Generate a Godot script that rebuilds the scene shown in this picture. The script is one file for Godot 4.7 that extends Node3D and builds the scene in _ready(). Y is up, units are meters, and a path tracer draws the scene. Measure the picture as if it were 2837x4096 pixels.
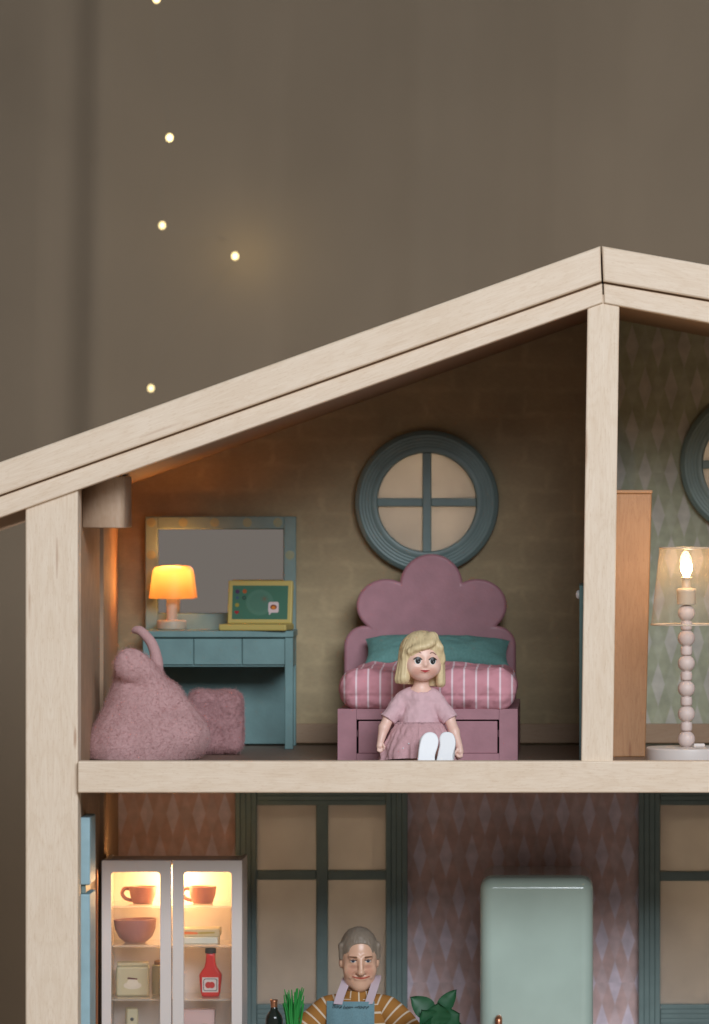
extends Node3D
# A wooden dolls' house seen close up, lit by a window in front of it and by its own little lamps.
# All shapes are written in centimetres; Geo.mesh() turns them into metres.

const CM := 0.01
var M := {}
var house: Node3D


class Geo:
	var v := PackedVector3Array()
	var n := PackedVector3Array()
	var uv := PackedVector2Array()
	var ix := PackedInt32Array()
	var welds := PackedInt32Array()
	var t := Transform3D()

	func add(p: Vector3, u := Vector2.ZERO, nn := Vector3.ZERO) -> int:
		v.append(t * p)
		n.append((t.basis * nn).normalized() if nn != Vector3.ZERO else Vector3.ZERO)
		uv.append(u)
		return v.size() - 1

	func tri(a: int, b: int, c: int) -> void:  # counter-clockwise seen from outside
		ix.append(a)
		ix.append(c)
		ix.append(b)

	func quad(a: int, b: int, c: int, d: int) -> void:
		tri(a, b, c)
		tri(a, c, d)

	func grid(pts: PackedVector3Array, nu: int, nv: int, wrap := false, su := 1.0, sv := 1.0, flip := false) -> void:
		var o := v.size()
		for j in nv:
			for i in nu:
				add(pts[j * nu + i], Vector2(float(i) / (nu - 1) * su, float(j) / (nv - 1) * sv))
			if wrap:
				welds.append(o + j * nu)
				welds.append(o + j * nu + nu - 1)
		for j in nv - 1:
			for i in nu - 1:
				var a := o + j * nu + i
				if flip:
					quad(a, a + nu, a + nu + 1, a + 1)
				else:
					quad(a, a + 1, a + nu + 1, a + nu)

	func ticks(h: float, r: float, k: int) -> PackedFloat32Array:
		var out := PackedFloat32Array()
		for i in k + 1:
			out.append(-(h - r) - r * tan(PI / 4.0 * (k - i) / k))
		for i in k + 1:
			out.append(h - r + r * tan(PI / 4.0 * i / k))
		return out

	# rounded box; g is the axis the grain runs along
	func rbox(c: Vector3, s: Vector3, r := 0.05, k := 1, g := 0, off := Vector2.ZERO) -> void:
		var h := s * 0.5
		r = minf(r, minf(h.x, minf(h.y, h.z)) * 0.98)
		var rr := Vector3(r, r, r)
		for a in 3:
			for sg in [-1.0, 1.0]:
				var b: int = (a + 1) % 3
				var d: int = (a + 2) % 3
				var cu := ticks(h[b], r, k)
				var cv := ticks(h[d], r, k)
				var o := v.size()
				for y in cv:
					for x in cu:
						var p := Vector3.ZERO
						p[a] = sg * h[a]
						p[b] = x
						p[d] = y
						var inner := p.clamp(rr - h, h - rr)
						var nn := (p - inner).normalized()
						var q := inner + nn * r
						var u := Vector2(q[b] / 6.0, q[d] / 6.0) if a == g else Vector2(q[g] / 45.0, q[3 - a - g] / 6.0)
						add(c + q, u + off, nn)
				var m := cu.size()
				for j in m - 1:
					for i in m - 1:
						var e := o + j * m + i
						if sg > 0.0:
							quad(e, e + 1, e + m + 1, e + m)
						else:
							quad(e, e + m, e + m + 1, e + 1)

	func box(lo: Vector3, hi: Vector3, r := 0.04, k := 1, g := 0, off := Vector2.ZERO) -> void:
		rbox((lo + hi) * 0.5, hi - lo, r, k, g, off)

	# profile of (radius, height) from the bottom up the outside
	func lathe(prof: PackedVector2Array, c := Vector3.ZERO, seg := 32, su := 1.0, sv := 1.0) -> void:
		var pts := PackedVector3Array()
		for p in prof:
			for i in seg + 1:
				var a := TAU * i / seg
				pts.append(c + Vector3(p.x * sin(a), p.y, p.x * cos(a)))
		grid(pts, seg + 1, prof.size(), true, su, sv)

	func ball(c: Vector3, r: Vector3, seg := 20, rings := 12) -> void:
		var pts := PackedVector3Array()
		for j in rings + 1:
			var b := -PI / 2 + PI * j / rings
			for i in seg + 1:
				var a := TAU * i / seg
				pts.append(c + Vector3(r.x * cos(b) * sin(a), r.y * sin(b), r.z * cos(b) * cos(a)))
		grid(pts, seg + 1, rings + 1, true)

	func tube(path: PackedVector3Array, radii: PackedFloat32Array, seg := 12, cap := true, squash := 1.0, sv := 1.0) -> void:
		var pts := PackedVector3Array()
		var m := path.size()
		var side := Vector3.ZERO
		for j in m:
			var dir := (path[mini(j + 1, m - 1)] - path[maxi(j - 1, 0)]).normalized()
			if j == 0:
				side = dir.cross(Vector3.RIGHT if absf(dir.x) < 0.8 else Vector3.FORWARD).normalized()
			side = (side - dir * side.dot(dir)).normalized()
			var other := dir.cross(side)
			var r: float = radii[mini(j, radii.size() - 1)]
			for i in seg + 1:
				var a := TAU * i / seg
				pts.append(path[j] + (side * cos(a) + other * sin(a) * squash) * r)
		grid(pts, seg + 1, m, true, 1.0, sv)
		if cap:
			for e in [0, m - 1]:
				var o := add(path[e], Vector2(0, float(e) / (m - 1) * sv))
				var q := []
				for i in seg + 1:
					q.append(add(pts[e * (seg + 1) + i], Vector2(0, float(e) / (m - 1) * sv)))
				for i in seg:
					if e == 0:
						tri(o, q[i + 1], q[i])
					else:
						tri(o, q[i], q[i + 1])

	# polygon in x, y drawn out from z0 to z1 with rounded edges
	func extrude(poly: PackedVector2Array, z0: float, z1: float, bev := 0.05, k := 2, um := Transform2D(Vector2(1 / 45.0, 0), Vector2(0, 1 / 6.0), Vector2.ZERO), smooth := true) -> void:
		var area := 0.0
		var m := poly.size()
		for i in m:
			area += poly[i].cross(poly[(i + 1) % m])
		if area < 0.0:
			poly = poly.duplicate()
			poly.reverse()
		var inn := PackedVector2Array()
		for i in m:
			var e0 := (poly[i] - poly[(i + m - 1) % m]).normalized()
			var e1 := (poly[(i + 1) % m] - poly[i]).normalized()
			var b := (Vector2(-e0.y, e0.x) + Vector2(-e1.y, e1.x))
			var nn := b.normalized() / maxf(0.35, b.length() / 2.0)
			inn.append(nn)
		var layers := []
		for j in k + 1:
			var a := PI / 2 * j / k
			layers.append([bev * (1 - sin(a)), z0 + bev * (1 - cos(a))])
		for j in k + 1:
			var a := PI / 2 * j / k
			layers.append([bev * (1 - cos(a)), z1 - bev * (1 - sin(a))])
		var face := Geometry2D.triangulate_polygon(poly)
		for side in 2:
			var l = layers[0] if side == 0 else layers[-1]
			var o := v.size()
			for i in m:
				var q: Vector2 = poly[i] + inn[i] * l[0]
				add(Vector3(q.x, q.y, l[1]), um * q, Vector3(0, 0, -1 if side == 0 else 1))
			for f in face.size() / 3:
				var a := face[f * 3]
				var b := face[f * 3 + 1]
				var c := face[f * 3 + 2]
				var ccw := (poly[b] - poly[a]).cross(poly[c] - poly[a]) > 0
				if ccw == (side == 1):
					tri(o + a, o + b, o + c)
				else:
					tri(o + a, o + c, o + b)
		if smooth:
			var pts := PackedVector3Array()
			var us := PackedVector2Array()
			for l in layers:
				for i in m + 1:
					var q: Vector2 = poly[i % m] + inn[i % m] * l[0]
					pts.append(Vector3(q.x, q.y, l[1]))
					us.append(um * (q + Vector2(0, l[1])))
			var o := v.size()
			grid(pts, m + 1, layers.size(), true)
			for i in us.size():
				uv[o + i] = us[i]
		else:
			for i in m:
				var pts := PackedVector3Array()
				var us := PackedVector2Array()
				for l in layers:
					for w in [i, (i + 1) % m]:
						var q: Vector2 = poly[w] + inn[w] * l[0]
						pts.append(Vector3(q.x, q.y, l[1]))
						us.append(um * (q + Vector2(0, l[1])))
				var o := v.size()
				grid(pts, 2, layers.size())
				for w in us.size():
					uv[o + w] = us[w]

	# a stuffed cushion: two sheets that meet in a seam
	func cushion(c: Vector3, s: Vector3, wob: FastNoiseLite, amp := 0.05, m := 40, pinch := 0.06, top := 0.5, pw := 3.0) -> void:
		for sheet in [1.0, -1.0]:
			var pts := PackedVector3Array()
			for j in m + 1:
				for i in m + 1:
					var a := -1.0 + 2.0 * i / m
					var b := -1.0 + 2.0 * j / m
					var full := pow(maxf(0, 1 - pow(absf(a), pw)), 0.5) * pow(maxf(0, 1 - pow(absf(b), pw)), 0.5)
					var x := a * s.x / 2 * (1 - pinch * pow(1 - b * b, 1.0) * a * a)
					var z := b * s.z / 2 * (1 - pinch * pow(1 - a * a, 1.0) * b * b)
					var w := wob.get_noise_3d(x * 9 + c.x, sheet * 40, z * 9 + c.z) * amp * minf(1, full * 3) + wob.get_noise_3d(x * 30, sheet * 20, z * 30) * amp * 0.35 * full
					pts.append(c + Vector3(x, sheet * s.y * (top if sheet > 0 else 1 - top) * full + w, z))
			var o := v.size()
			grid(pts, m + 1, m + 1, false, 1, 1, sheet > 0)

	func mesh() -> ArrayMesh:
		var sum := PackedVector3Array()
		sum.resize(v.size())
		for f in ix.size() / 3:
			var a := ix[f * 3]
			var b := ix[f * 3 + 1]
			var c := ix[f * 3 + 2]
			var nn := (v[c] - v[a]).cross(v[b] - v[a])
			sum[a] += nn
			sum[b] += nn
			sum[c] += nn
		for w in welds.size() / 2:
			var both := sum[welds[w * 2]] + sum[welds[w * 2 + 1]]
			sum[welds[w * 2]] = both
			sum[welds[w * 2 + 1]] = both
		var out := PackedVector3Array()
		out.resize(v.size())
		for i in v.size():
			out[i] = v[i] * CM
			if n[i] == Vector3.ZERO:
				n[i] = sum[i].normalized() if sum[i].length() > 1e-12 else Vector3.UP
		var arr := []
		arr.resize(Mesh.ARRAY_MAX)
		arr[Mesh.ARRAY_VERTEX] = out
		arr[Mesh.ARRAY_NORMAL] = n
		arr[Mesh.ARRAY_TEX_UV] = uv
		arr[Mesh.ARRAY_INDEX] = ix
		var m := ArrayMesh.new()
		m.add_surface_from_arrays(Mesh.PRIMITIVE_TRIANGLES, arr)
		return m

	# surface nets of a distance field, added with its own normals
	func surf(f: Callable, lo: Vector3, hi: Vector3, h: float, uvf = null) -> void:
		var nx := int((hi.x - lo.x) / h / 4 + 1) * 4
		var ny := int((hi.y - lo.y) / h / 4 + 1) * 4
		var nz := int((hi.z - lo.z) / h / 4 + 1) * 4
		var d := PackedFloat32Array()
		d.resize(nx * ny * nz)
		for bz in nz / 4:
			for by in ny / 4:
				for bx in nx / 4:
					var mid := lo + Vector3(bx * 4 + 1.5, by * 4 + 1.5, bz * 4 + 1.5) * h
					var dm: float = f.call(mid)
					var far := absf(dm) > h * 5.0
					for z in 4:
						for y in 4:
							for x in 4:
								var q := Vector3i(bx * 4 + x, by * 4 + y, bz * 4 + z)
								d[(q.z * ny + q.y) * nx + q.x] = dm if far else f.call(lo + Vector3(q) * h)
		var cell := PackedInt32Array()
		cell.resize(nx * ny * nz)
		cell.fill(-1)
		for z in nz - 1:
			for y in ny - 1:
				for x in nx - 1:
					var o := (z * ny + y) * nx + x
					var w := [d[o], d[o + 1], d[o + nx], d[o + nx + 1], d[o + nx * ny], d[o + nx * ny + 1], d[o + nx * ny + nx], d[o + nx * ny + nx + 1]]
					var neg := 0
					for e in w:
						if e < 0:
							neg += 1
					if neg == 0 or neg == 8:
						continue
					var s := Vector3.ZERO
					var cnt := 0
					for a in 8:
						for bit in 3:
							if a & (1 << bit):
								continue
							var b := a | (1 << bit)
							if (w[a] < 0) != (w[b] < 0):
								var k: float = w[a] / (w[a] - w[b])
								var pa := Vector3(a & 1, (a >> 1) & 1, (a >> 2) & 1)
								var pb := Vector3(b & 1, (b >> 1) & 1, (b >> 2) & 1)
								s += pa.lerp(pb, k)
								cnt += 1
					var p := lo + (Vector3(x, y, z) + s / cnt) * h
					var e := h * 0.6
					var g := Vector3(f.call(p + Vector3(e, 0, 0)) - f.call(p - Vector3(e, 0, 0)), f.call(p + Vector3(0, e, 0)) - f.call(p - Vector3(0, e, 0)), f.call(p + Vector3(0, 0, e)) - f.call(p - Vector3(0, 0, e)))
					if g.length() < 1e-9:
						g = Vector3.UP
					cell[o] = add(p, uvf.call(p) if uvf != null else Vector2.ZERO, g.normalized())
		var step := [1, nx, nx * ny]
		for z in range(1, nz - 1):
			for y in range(1, ny - 1):
				for x in range(1, nx - 1):
					var o := (z * ny + y) * nx + x
					for a in 3:
						var s0: float = d[o]
						var s1: float = d[o + step[a]]
						if (s0 < 0) == (s1 < 0):
							continue
						var b: int = step[(a + 1) % 3]
						var c: int = step[(a + 2) % 3]
						var q0 := cell[o - b - c]
						var q1 := cell[o - c]
						var q2 := cell[o]
						var q3 := cell[o - b]
						if q0 < 0 or q1 < 0 or q2 < 0 or q3 < 0:
							continue
						if s0 < 0:
							quad(q0, q1, q2, q3)
						else:
							quad(q0, q3, q2, q1)


class Sdf:  # capsules and ellipsoids that melt into each other
	var rows := []

	func cap(a: Vector3, b: Vector3, ra: float, rb: float, k := 0.1) -> Sdf:
		rows.append([0, a, b, ra, rb, k])
		return self

	func ell(c: Vector3, r: Vector3, k := 0.1, cut := false) -> Sdf:
		rows.append([2 if cut else 1, c, r, minf(r.x, minf(r.y, r.z)), 0.0, k])
		return self

	func d(p: Vector3) -> float:
		var out := 1e3
		for r in rows:
			var q: float
			var k: float = r[5]
			if r[0] == 0:
				var ab: Vector3 = r[2] - r[1]
				var w := clampf((p - r[1]).dot(ab) / maxf(ab.length_squared(), 1e-9), 0, 1)
				q = p.distance_to(r[1] + ab * w) - lerpf(r[3], r[4], w)
			else:
				var e: Vector3 = (p - r[1]) / r[2]
				var l := e.length()
				var l2: float = (e / r[2]).length()
				q = l * (l - 1.0) / maxf(l2, 1e-6)
				q = maxf(q, -r[3])
			if r[0] == 2:
				q = -q
				var hh := maxf(k - absf(out - q), 0) / k
				out = maxf(out, q) + hh * hh * k * 0.25
			else:
				var hh := maxf(k - absf(out - q), 0) / k
				out = minf(out, q) - hh * hh * k * 0.25
		return out


class Paint:  # a flat print
	var im: Image
	var w: int
	var h: int

	func _init(ww: int, hh: int, c: Color) -> void:
		w = ww
		h = hh
		im = Image.create(w, h, false, Image.FORMAT_RGB8)
		im.fill(c)

	func ell(cx: float, cy: float, rx: float, ry: float, c: Color, soft := 1.5, amount := 1.0) -> void:
		for y in range(maxi(0, int(cy - ry - 4)), mini(h, int(cy + ry + 5))):
			for x in range(maxi(0, int(cx - rx - 4)), mini(w, int(cx + rx + 5))):
				var e := Vector2((x + 0.5 - cx) / rx, (y + 0.5 - cy) / ry).length()
				var k := clampf((1.0 - e) * minf(rx, ry) / soft + 0.5, 0, 1) * amount
				if k > 0:
					im.set_pixel(x, y, im.get_pixel(x, y).lerp(c, k))

	func rect(x0: float, y0: float, x1: float, y1: float, c: Color, r := 0.0) -> void:
		for y in range(maxi(0, int(y0)), mini(h, int(y1))):
			for x in range(maxi(0, int(x0)), mini(w, int(x1))):
				var e := Vector2(maxf(0, maxf(x0 + r - x, x - x1 + r)), maxf(0, maxf(y0 + r - y, y - y1 + r)))
				if e.length() <= r or r == 0.0:
					im.set_pixel(x, y, c)

	func line(a: Vector2, b: Vector2, r: float, c: Color, r2 := -1.0, amount := 1.0) -> void:
		var m := int(a.distance_to(b) * 1.5) + 2
		for i in m + 1:
			var q := a.lerp(b, float(i) / m)
			var rr := lerpf(r, r2 if r2 >= 0 else r, float(i) / m)
			ell(q.x, q.y, maxf(rr, 0.6), maxf(rr, 0.6), c, 1.2, amount)

	func tex() -> ImageTexture:
		im.generate_mipmaps()
		return ImageTexture.create_from_image(im)


func lin(r: float, g: float, b: float) -> Color:
	return Color(r, g, b).linear_to_srgb()


func material(key: String, c: Color, rough := 0.6, tex: Texture2D = null, spec := 0.5) -> StandardMaterial3D:
	var m := StandardMaterial3D.new()
	m.resource_name = key
	m.albedo_color = c
	m.roughness = rough
	m.metallic_specular = spec
	m.cull_mode = BaseMaterial3D.CULL_DISABLED
	if tex:
		m.albedo_texture = tex
	M[key] = m
	return m


func noise_tex(freq: float, lo: float, hi: float, seed_: int, as_normal := false, strength := 4.0, oct := 4) -> NoiseTexture2D:
	var f := FastNoiseLite.new()
	f.noise_type = FastNoiseLite.TYPE_SIMPLEX_SMOOTH
	f.frequency = freq
	f.seed = seed_
	f.fractal_octaves = oct
	var t := NoiseTexture2D.new()
	t.width = 256
	t.height = 256
	t.seamless = true
	t.noise = f
	if as_normal:
		t.as_normal_map = true
		t.bump_strength = strength
	else:
		var g := Gradient.new()
		g.set_color(0, Color(lo, lo, lo))
		g.set_color(1, Color(hi, hi, hi))
		t.color_ramp = g
	return t


func mottled(key: String, c: Color, rough: float, tex: Texture2D, per_metre: float, nrm: Texture2D = null, nscale := 0.4, spec := 0.5) -> StandardMaterial3D:
	var m := material(key, c, rough, tex, spec)
	m.uv1_triplanar = true
	m.uv1_scale = Vector3.ONE * per_metre
	if nrm:
		m.normal_enabled = true
		m.normal_texture = nrm
		m.normal_scale = nscale
	return m


func wood_tex(seed_: int, dark: Color, bands: float) -> ImageTexture:
	var w := 1024
	var h := 256
	var im := Image.create(w, h, false, Image.FORMAT_RGB8)
	var a := FastNoiseLite.new()
	a.seed = seed_
	a.noise_type = FastNoiseLite.TYPE_SIMPLEX_SMOOTH
	a.frequency = 1.0
	a.fractal_octaves = 3
	for y in h:
		var vv: float = absf(y - h / 2.0) / h * 2.0
		for x in w:
			var u := TAU * x / w
			var cx := cos(u)
			var cy := sin(u)
			var figure := a.get_noise_3d(cx * 0.9, cy * 0.9, vv * 2.0)
			var ring := 0.5 + 0.5 * sin((vv * bands + figure * 4.0) * TAU)
			var fine := a.get_noise_3d(cx * 5.0, cy * 5.0, vv * 90.0)
			var pore := a.get_noise_3d(cx * 14.0 + 9, cy * 14.0, vv * 160.0 + 40)
			var broad := a.get_noise_3d(cx * 2.0 + 30, cy * 2.0, vv * 5.0)
			var k := clampf(0.10 + pow(ring, 3.0) * 0.06 + fine * 0.12 + broad * 0.07 + (0.12 if pore > 0.40 else 0.0), 0, 1)
			im.set_pixel(x, y, Color.WHITE.lerp(dark, k))
	var p := Paint.new(4, 4, Color.WHITE)  # a few small knots and flecks
	p.im = im
	p.w = w
	p.h = h
	var rng := RandomNumberGenerator.new()
	rng.seed = seed_ * 7
	for i in 7:
		var c := V2(rng.randf_range(20, 1000), rng.randf_range(8, 248))
		p.ell(c.x, c.y, rng.randf_range(5, 16), rng.randf_range(1.2, 2.6), Color(0.60, 0.44, 0.34), 2.5, rng.randf_range(0.15, 0.5))
	im.generate_mipmaps()
	return ImageTexture.create_from_image(im)


func diamonds(base: Color, light: Color, mid: Color, seed_: int) -> ImageTexture:
	# one repeat is 1.2 by 3.9 cm, drawn eight by three so that the wear does not repeat too soon
	var w := 512
	var h := 640
	var im := Image.create(w, h, false, Image.FORMAT_RGB8)
	var a := FastNoiseLite.new()
	a.seed = seed_
	a.frequency = 0.02
	for y in h:
		for x in w:
			var px := fposmod(x / 512.0 * 8.0, 1.0)
			var py := fposmod(y / 640.0 * 3.0, 1.0)
			var c := base
			var d0 := minf(absf(px - 0.5) + absf(py - 0.5), minf(px, 1 - px) + minf(py, 1 - py))
			var d1 := minf(minf(px, 1 - px) + absf(py - 0.5), absf(px - 0.5) + minf(py, 1 - py))
			c = c.lerp(mid, clampf((0.27 - d1) * 22.0, 0, 1) * 0.8)
			c = c.lerp(light, clampf((0.28 - d0) * 26.0, 0, 1))
			var s := 1.0 + a.get_noise_2d(x, y) * 0.10
			im.set_pixel(x, y, Color(c.r * s, c.g * s, c.b * s))
	im.generate_mipmaps()
	return ImageTexture.create_from_image(im)


func brick_print() -> ImageTexture:
	var w := 768
	var h := 768
	var im := Image.create(w, h, false, Image.FORMAT_RGB8)
	var a := FastNoiseLite.new()
	a.seed = 31
	a.frequency = 0.012
	a.fractal_octaves = 4
	var b := FastNoiseLite.new()
	b.seed = 8
	b.frequency = 0.09
	for y in h:
		for x in w:
			# 23 cm of paper: printed courses 1.5 cm high, 2.9 cm long, brushed and uneven
			var u := x / 768.0 * 23.0 + a.get_noise_2d(x, y) * 0.35
			var v := y / 768.0 * 23.0 + a.get_noise_2d(x + 900, y) * 0.2
			var row := floorf(v / 1.15)
			var fx := fposmod(u / 2.3 + 0.5 * fposmod(row, 2.0), 1.0)
			var fy := fposmod(v / 1.15, 1.0)
			var edge := minf(minf(fx, 1 - fx) * 2.3, minf(fy, 1 - fy) * 1.15)
			var k := clampf((edge - 0.05) / 0.16, 0, 1)
			var id := a.get_noise_2d(floorf(u / 2.3 + 0.5 * fposmod(row, 2.0)) * 170.0, row * 210.0)
			var s := 0.86 + 0.03 * (1.0 - k) * (1.0 + 2.0 * a.get_noise_2d(x * 1.5 + 70, y * 1.5)) + id * 0.02 + a.get_noise_2d(x * 0.7, y * 0.7 + 300) * 0.07 + b.get_noise_2d(x, y * 2.0) * 0.03
			im.set_pixel(x, y, Color(s, s * 0.99, s * 0.95))
	im.generate_mipmaps()
	return ImageTexture.create_from_image(im)


func numbered(called: String, parent: Node) -> String:
	var out := called
	var i := 0
	while parent.has_node(NodePath(out)):
		i += 1
		out = "%s_%03d" % [called, i]
	return out


func tag(o: Node, label: String, category := "", group := "") -> Node:
	o.set_meta("label", label)
	if category:
		o.set_meta("category", category)
	if group:
		o.set_meta("group", group)
	return o


func thing(called: String, label: String, category: String, at := Vector3.ZERO, turn := 0.0, group := "") -> Node3D:
	var o := Node3D.new()
	o.name = numbered(called, self)
	o.position = at * CM
	o.rotation_degrees.y = turn
	add_child(o)
	tag(o, label, category, group)
	return o


func obj(called: String, g: Geo, m: Material, parent: Node = null) -> MeshInstance3D:
	var o := MeshInstance3D.new()
	var p: Node = parent if parent else self
	o.name = numbered(called, p)
	o.mesh = g.mesh()
	o.material_override = m
	o.cast_shadow = GeometryInstance3D.SHADOW_CASTING_SETTING_ON
	p.add_child(o)
	return o


func lamp_light(called: String, at: Vector3, c: Color, energy: float, size := 0.01) -> void:
	var l := OmniLight3D.new()
	l.name = called
	l.position = at * CM
	l.light_color = c
	l.light_energy = energy
	l.light_size = size
	l.omni_range = 6.0
	l.omni_attenuation = 2.0
	l.shadow_enabled = true
	add_child(l)


func V(x: float, y: float, z: float) -> Vector3:
	return Vector3(x, y, z)


func curve(pts: Array, per := 8) -> PackedVector3Array:  # a smooth line through the points
	var out := PackedVector3Array()
	for i in pts.size() - 1:
		var p0: Vector3 = pts[maxi(i - 1, 0)]
		var p1: Vector3 = pts[i]
		var p2: Vector3 = pts[i + 1]
		var p3: Vector3 = pts[mini(i + 2, pts.size() - 1)]
		for k in per:
			out.append(p1.cubic_interpolate(p2, p0, p3, float(k) / per))
	out.append(pts[-1])
	return out


func radii(vals: Array, m: int) -> PackedFloat32Array:
	var out := PackedFloat32Array()
	for i in m:
		var f := float(i) / (m - 1) * (vals.size() - 1)
		var a := int(f)
		out.append(lerpf(vals[a], vals[mini(a + 1, vals.size() - 1)], f - a))
	return out


func _ready() -> void:
	view()
	palette()
	build_house()
	build_curtain()
	build_vanity()
	build_soft_seats()
	build_bed()
	build_girl()
	build_right_room()
	build_cabinet()
	build_kitchen()
	build_man()
	build_fairy_lights()


func view() -> void:
	var cam := Camera3D.new()
	cam.name = "camera"
	cam.position = V(0, 11.547, 230) * CM
	var at := CameraAttributesPhysical.new()
	at.frustum_focal_length = 85.0
	at.frustum_focus_distance = 2.34
	at.frustum_near = 0.05
	at.frustum_far = 40.0
	at.exposure_aperture = 7.4
	cam.attributes = at
	cam.near = 0.05
	cam.far = 40.0
	cam.projection = Camera3D.PROJECTION_FRUSTUM
	cam.size = 2304.0 / 53.0 / 230.0 * 0.05
	cam.frustum_offset = Vector2(-492.0 / 53.0 / 230.0, -52.0 / 53.0 / 230.0) * 0.05
	add_child(cam)
	cam.current = true
	var we := WorldEnvironment.new()
	we.name = "air"
	var e := Environment.new()
	e.background_mode = Environment.BG_COLOR
	e.background_color = lin(0.178, 0.160, 0.142)
	e.tonemap_mode = Environment.TONE_MAPPER_LINEAR
	e.tonemap_exposure = 1.04
	e.sdfgi_enabled = true
	e.ssao_enabled = true
	e.ssil_enabled = true
	we.environment = e
	add_child(we)
	# daylight from the window of the room, in front of the house, above and to the right
	var a := AreaLight3D.new()
	a.name = "window_daylight"
	a.area_size = Vector2(1.25, 0.7)
	a.position = V(54, 98, 208) * CM
	a.light_color = Color(0.93, 0.96, 1.0)
	a.light_energy = 4.7
	a.shadow_enabled = true
	a.area_range = 8.0
	add_child(a)
	a.look_at_from_position(a.position, V(-6, 2, -6) * CM)


func palette() -> void:
	var blotch := noise_tex(0.02, 0.91, 1.0, 3)
	var faint := noise_tex(0.012, 0.93, 1.0, 17)
	var fibre := noise_tex(0.06, 0.88, 1.0, 5)
	var felt_n := noise_tex(0.16, 0, 1, 7, true, 10.0, 4)
	var weave_n := noise_tex(0.25, 0, 1, 9, true, 6.0, 2)
	var wt := wood_tex(4, Color(0.74, 0.63, 0.50), 4.0)
	var wt2 := wood_tex(12, Color(0.62, 0.50, 0.38), 7.0)
	material("birch", lin(0.81, 0.68, 0.535), 0.55, wt)
	material("birch_upright", lin(0.82, 0.695, 0.55), 0.55, wt)
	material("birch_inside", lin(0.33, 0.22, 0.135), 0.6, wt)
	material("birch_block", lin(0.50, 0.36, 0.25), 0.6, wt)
	mottled("pale_blue_paint", lin(0.33, 0.50, 0.55), 0.45, blotch, 14)
	material("oak", lin(0.43, 0.235, 0.11), 0.5, wt2)
	material("dark_wood", lin(0.22, 0.155, 0.115), 0.5, wt2)
	material("gap", lin(0.012, 0.009, 0.008), 0.9)
	var bp := material("brick_paper", lin(0.50, 0.39, 0.24), 0.75, brick_print())
	bp.uv1_scale = Vector3(1, 1, 1)
	var dp := diamonds(Color(0.87, 0.735, 0.715), Color(0.925, 0.855, 0.895), Color(0.89, 0.785, 0.785), 2)
	var dg := diamonds(Color(0.62, 0.63, 0.53), Color(0.715, 0.70, 0.65), Color(0.65, 0.655, 0.57), 6)
	material("pink_paper", lin(0.92, 0.92, 0.92), 0.7, dp)
	material("green_paper", lin(0.92, 0.92, 0.92), 0.7, dg)
	mottled("side_paper", lin(0.48, 0.31, 0.19), 0.7, blotch, 12)
	mottled("teal_paint", lin(0.16, 0.285, 0.278), 0.5, blotch, 14, felt_n, 0.012)
	mottled("frame_paint", lin(0.195, 0.275, 0.262), 0.42, blotch, 14, felt_n, 0.012)
	var tan_ := mottled("opal_tan", lin(0.56, 0.515, 0.465), 0.6, faint, 10)  # opal plastic, lit a little from behind
	tan_.backlight_enabled = true
	tan_.backlight = lin(1.0, 0.94, 0.84)
	mottled("pink_paint", lin(0.43, 0.205, 0.235), 0.45, blotch, 14, felt_n, 0.012)
	mottled("pink_felt", lin(0.62, 0.38, 0.37), 0.95, fibre, 60, felt_n, 0.28, 0.2)
	mottled("dusty_felt", lin(0.50, 0.28, 0.28), 0.95, fibre, 60, felt_n, 0.4, 0.2)
	for q in [["felt_fibre", lin(0.74, 0.48, 0.47)], ["dusty_fibre", lin(0.64, 0.38, 0.38)]]:
		var fm := material(q[0], q[1], 0.9)
		fm.backlight_enabled = true
		fm.backlight = lin(0.95, 0.75, 0.74)
	mottled("pink_shirt", lin(0.76, 0.51, 0.54), 0.9, blotch, 40, weave_n, 0.35, 0.2)
	mottled("tulle", lin(0.70, 0.42, 0.44), 0.9, fibre, 60, weave_n, 0.5, 0.2)
	for k in ["pink_felt", "dusty_felt", "pink_shirt", "tulle"]:
		M[k].rim_enabled = true
		M[k].rim = 0.7
		M[k].rim_tint = 0.7
	mottled("teal_cloth", lin(0.17, 0.36, 0.33), 0.85, fibre, 40, weave_n, 0.4, 0.2)
	mottled("cream_frame", lin(0.21, 0.30, 0.275), 0.6, blotch, 14)
	var mir := material("mirror", lin(0.86, 0.84, 0.84), 0.04)
	mir.metallic = 1.0
	material("print_yellow", lin(0.28, 0.29, 0.17), 0.5)
	material("white_paint", lin(0.66, 0.54, 0.49), 0.5)
	material("white_lacquer", lin(0.70, 0.63, 0.58), 0.35)
	material("cream_plastic", lin(0.50, 0.42, 0.32), 0.4)
	var sh := material("lamp_shade", lin(0.80, 0.36, 0.07), 0.4)
	sh.backlight_enabled = true
	sh.backlight = lin(1.0, 0.62, 0.26)
	var bulb := material("warm_bulb", lin(1, 0.8, 0.5), 0.4)
	bulb.emission_enabled = true
	bulb.emission = lin(1.0, 0.60, 0.23)
	bulb.emission_energy_multiplier = 75.0
	var bulb2 := bulb.duplicate()
	bulb2.resource_name = "filament_bulb"
	bulb2.emission = lin(1.0, 0.66, 0.32)
	bulb2.emission_energy_multiplier = 60.0
	M["filament_bulb"] = bulb2
	var led := bulb.duplicate()
	led.resource_name = "led"
	led.emission = lin(1.0, 0.60, 0.25)
	led.emission_energy_multiplier = 20.0
	M["led"] = led
	var fb := bulb.duplicate()
	fb.resource_name = "fairy_bulb"
	fb.emission = lin(1.0, 0.78, 0.34)
	fb.emission_energy_multiplier = 6.0
	M["fairy_bulb"] = fb
	material("yellow_plastic", lin(0.46, 0.36, 0.10), 0.45)
	var skin := material("skin_plain", lin(0.66, 0.42, 0.30), 0.42)
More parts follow.
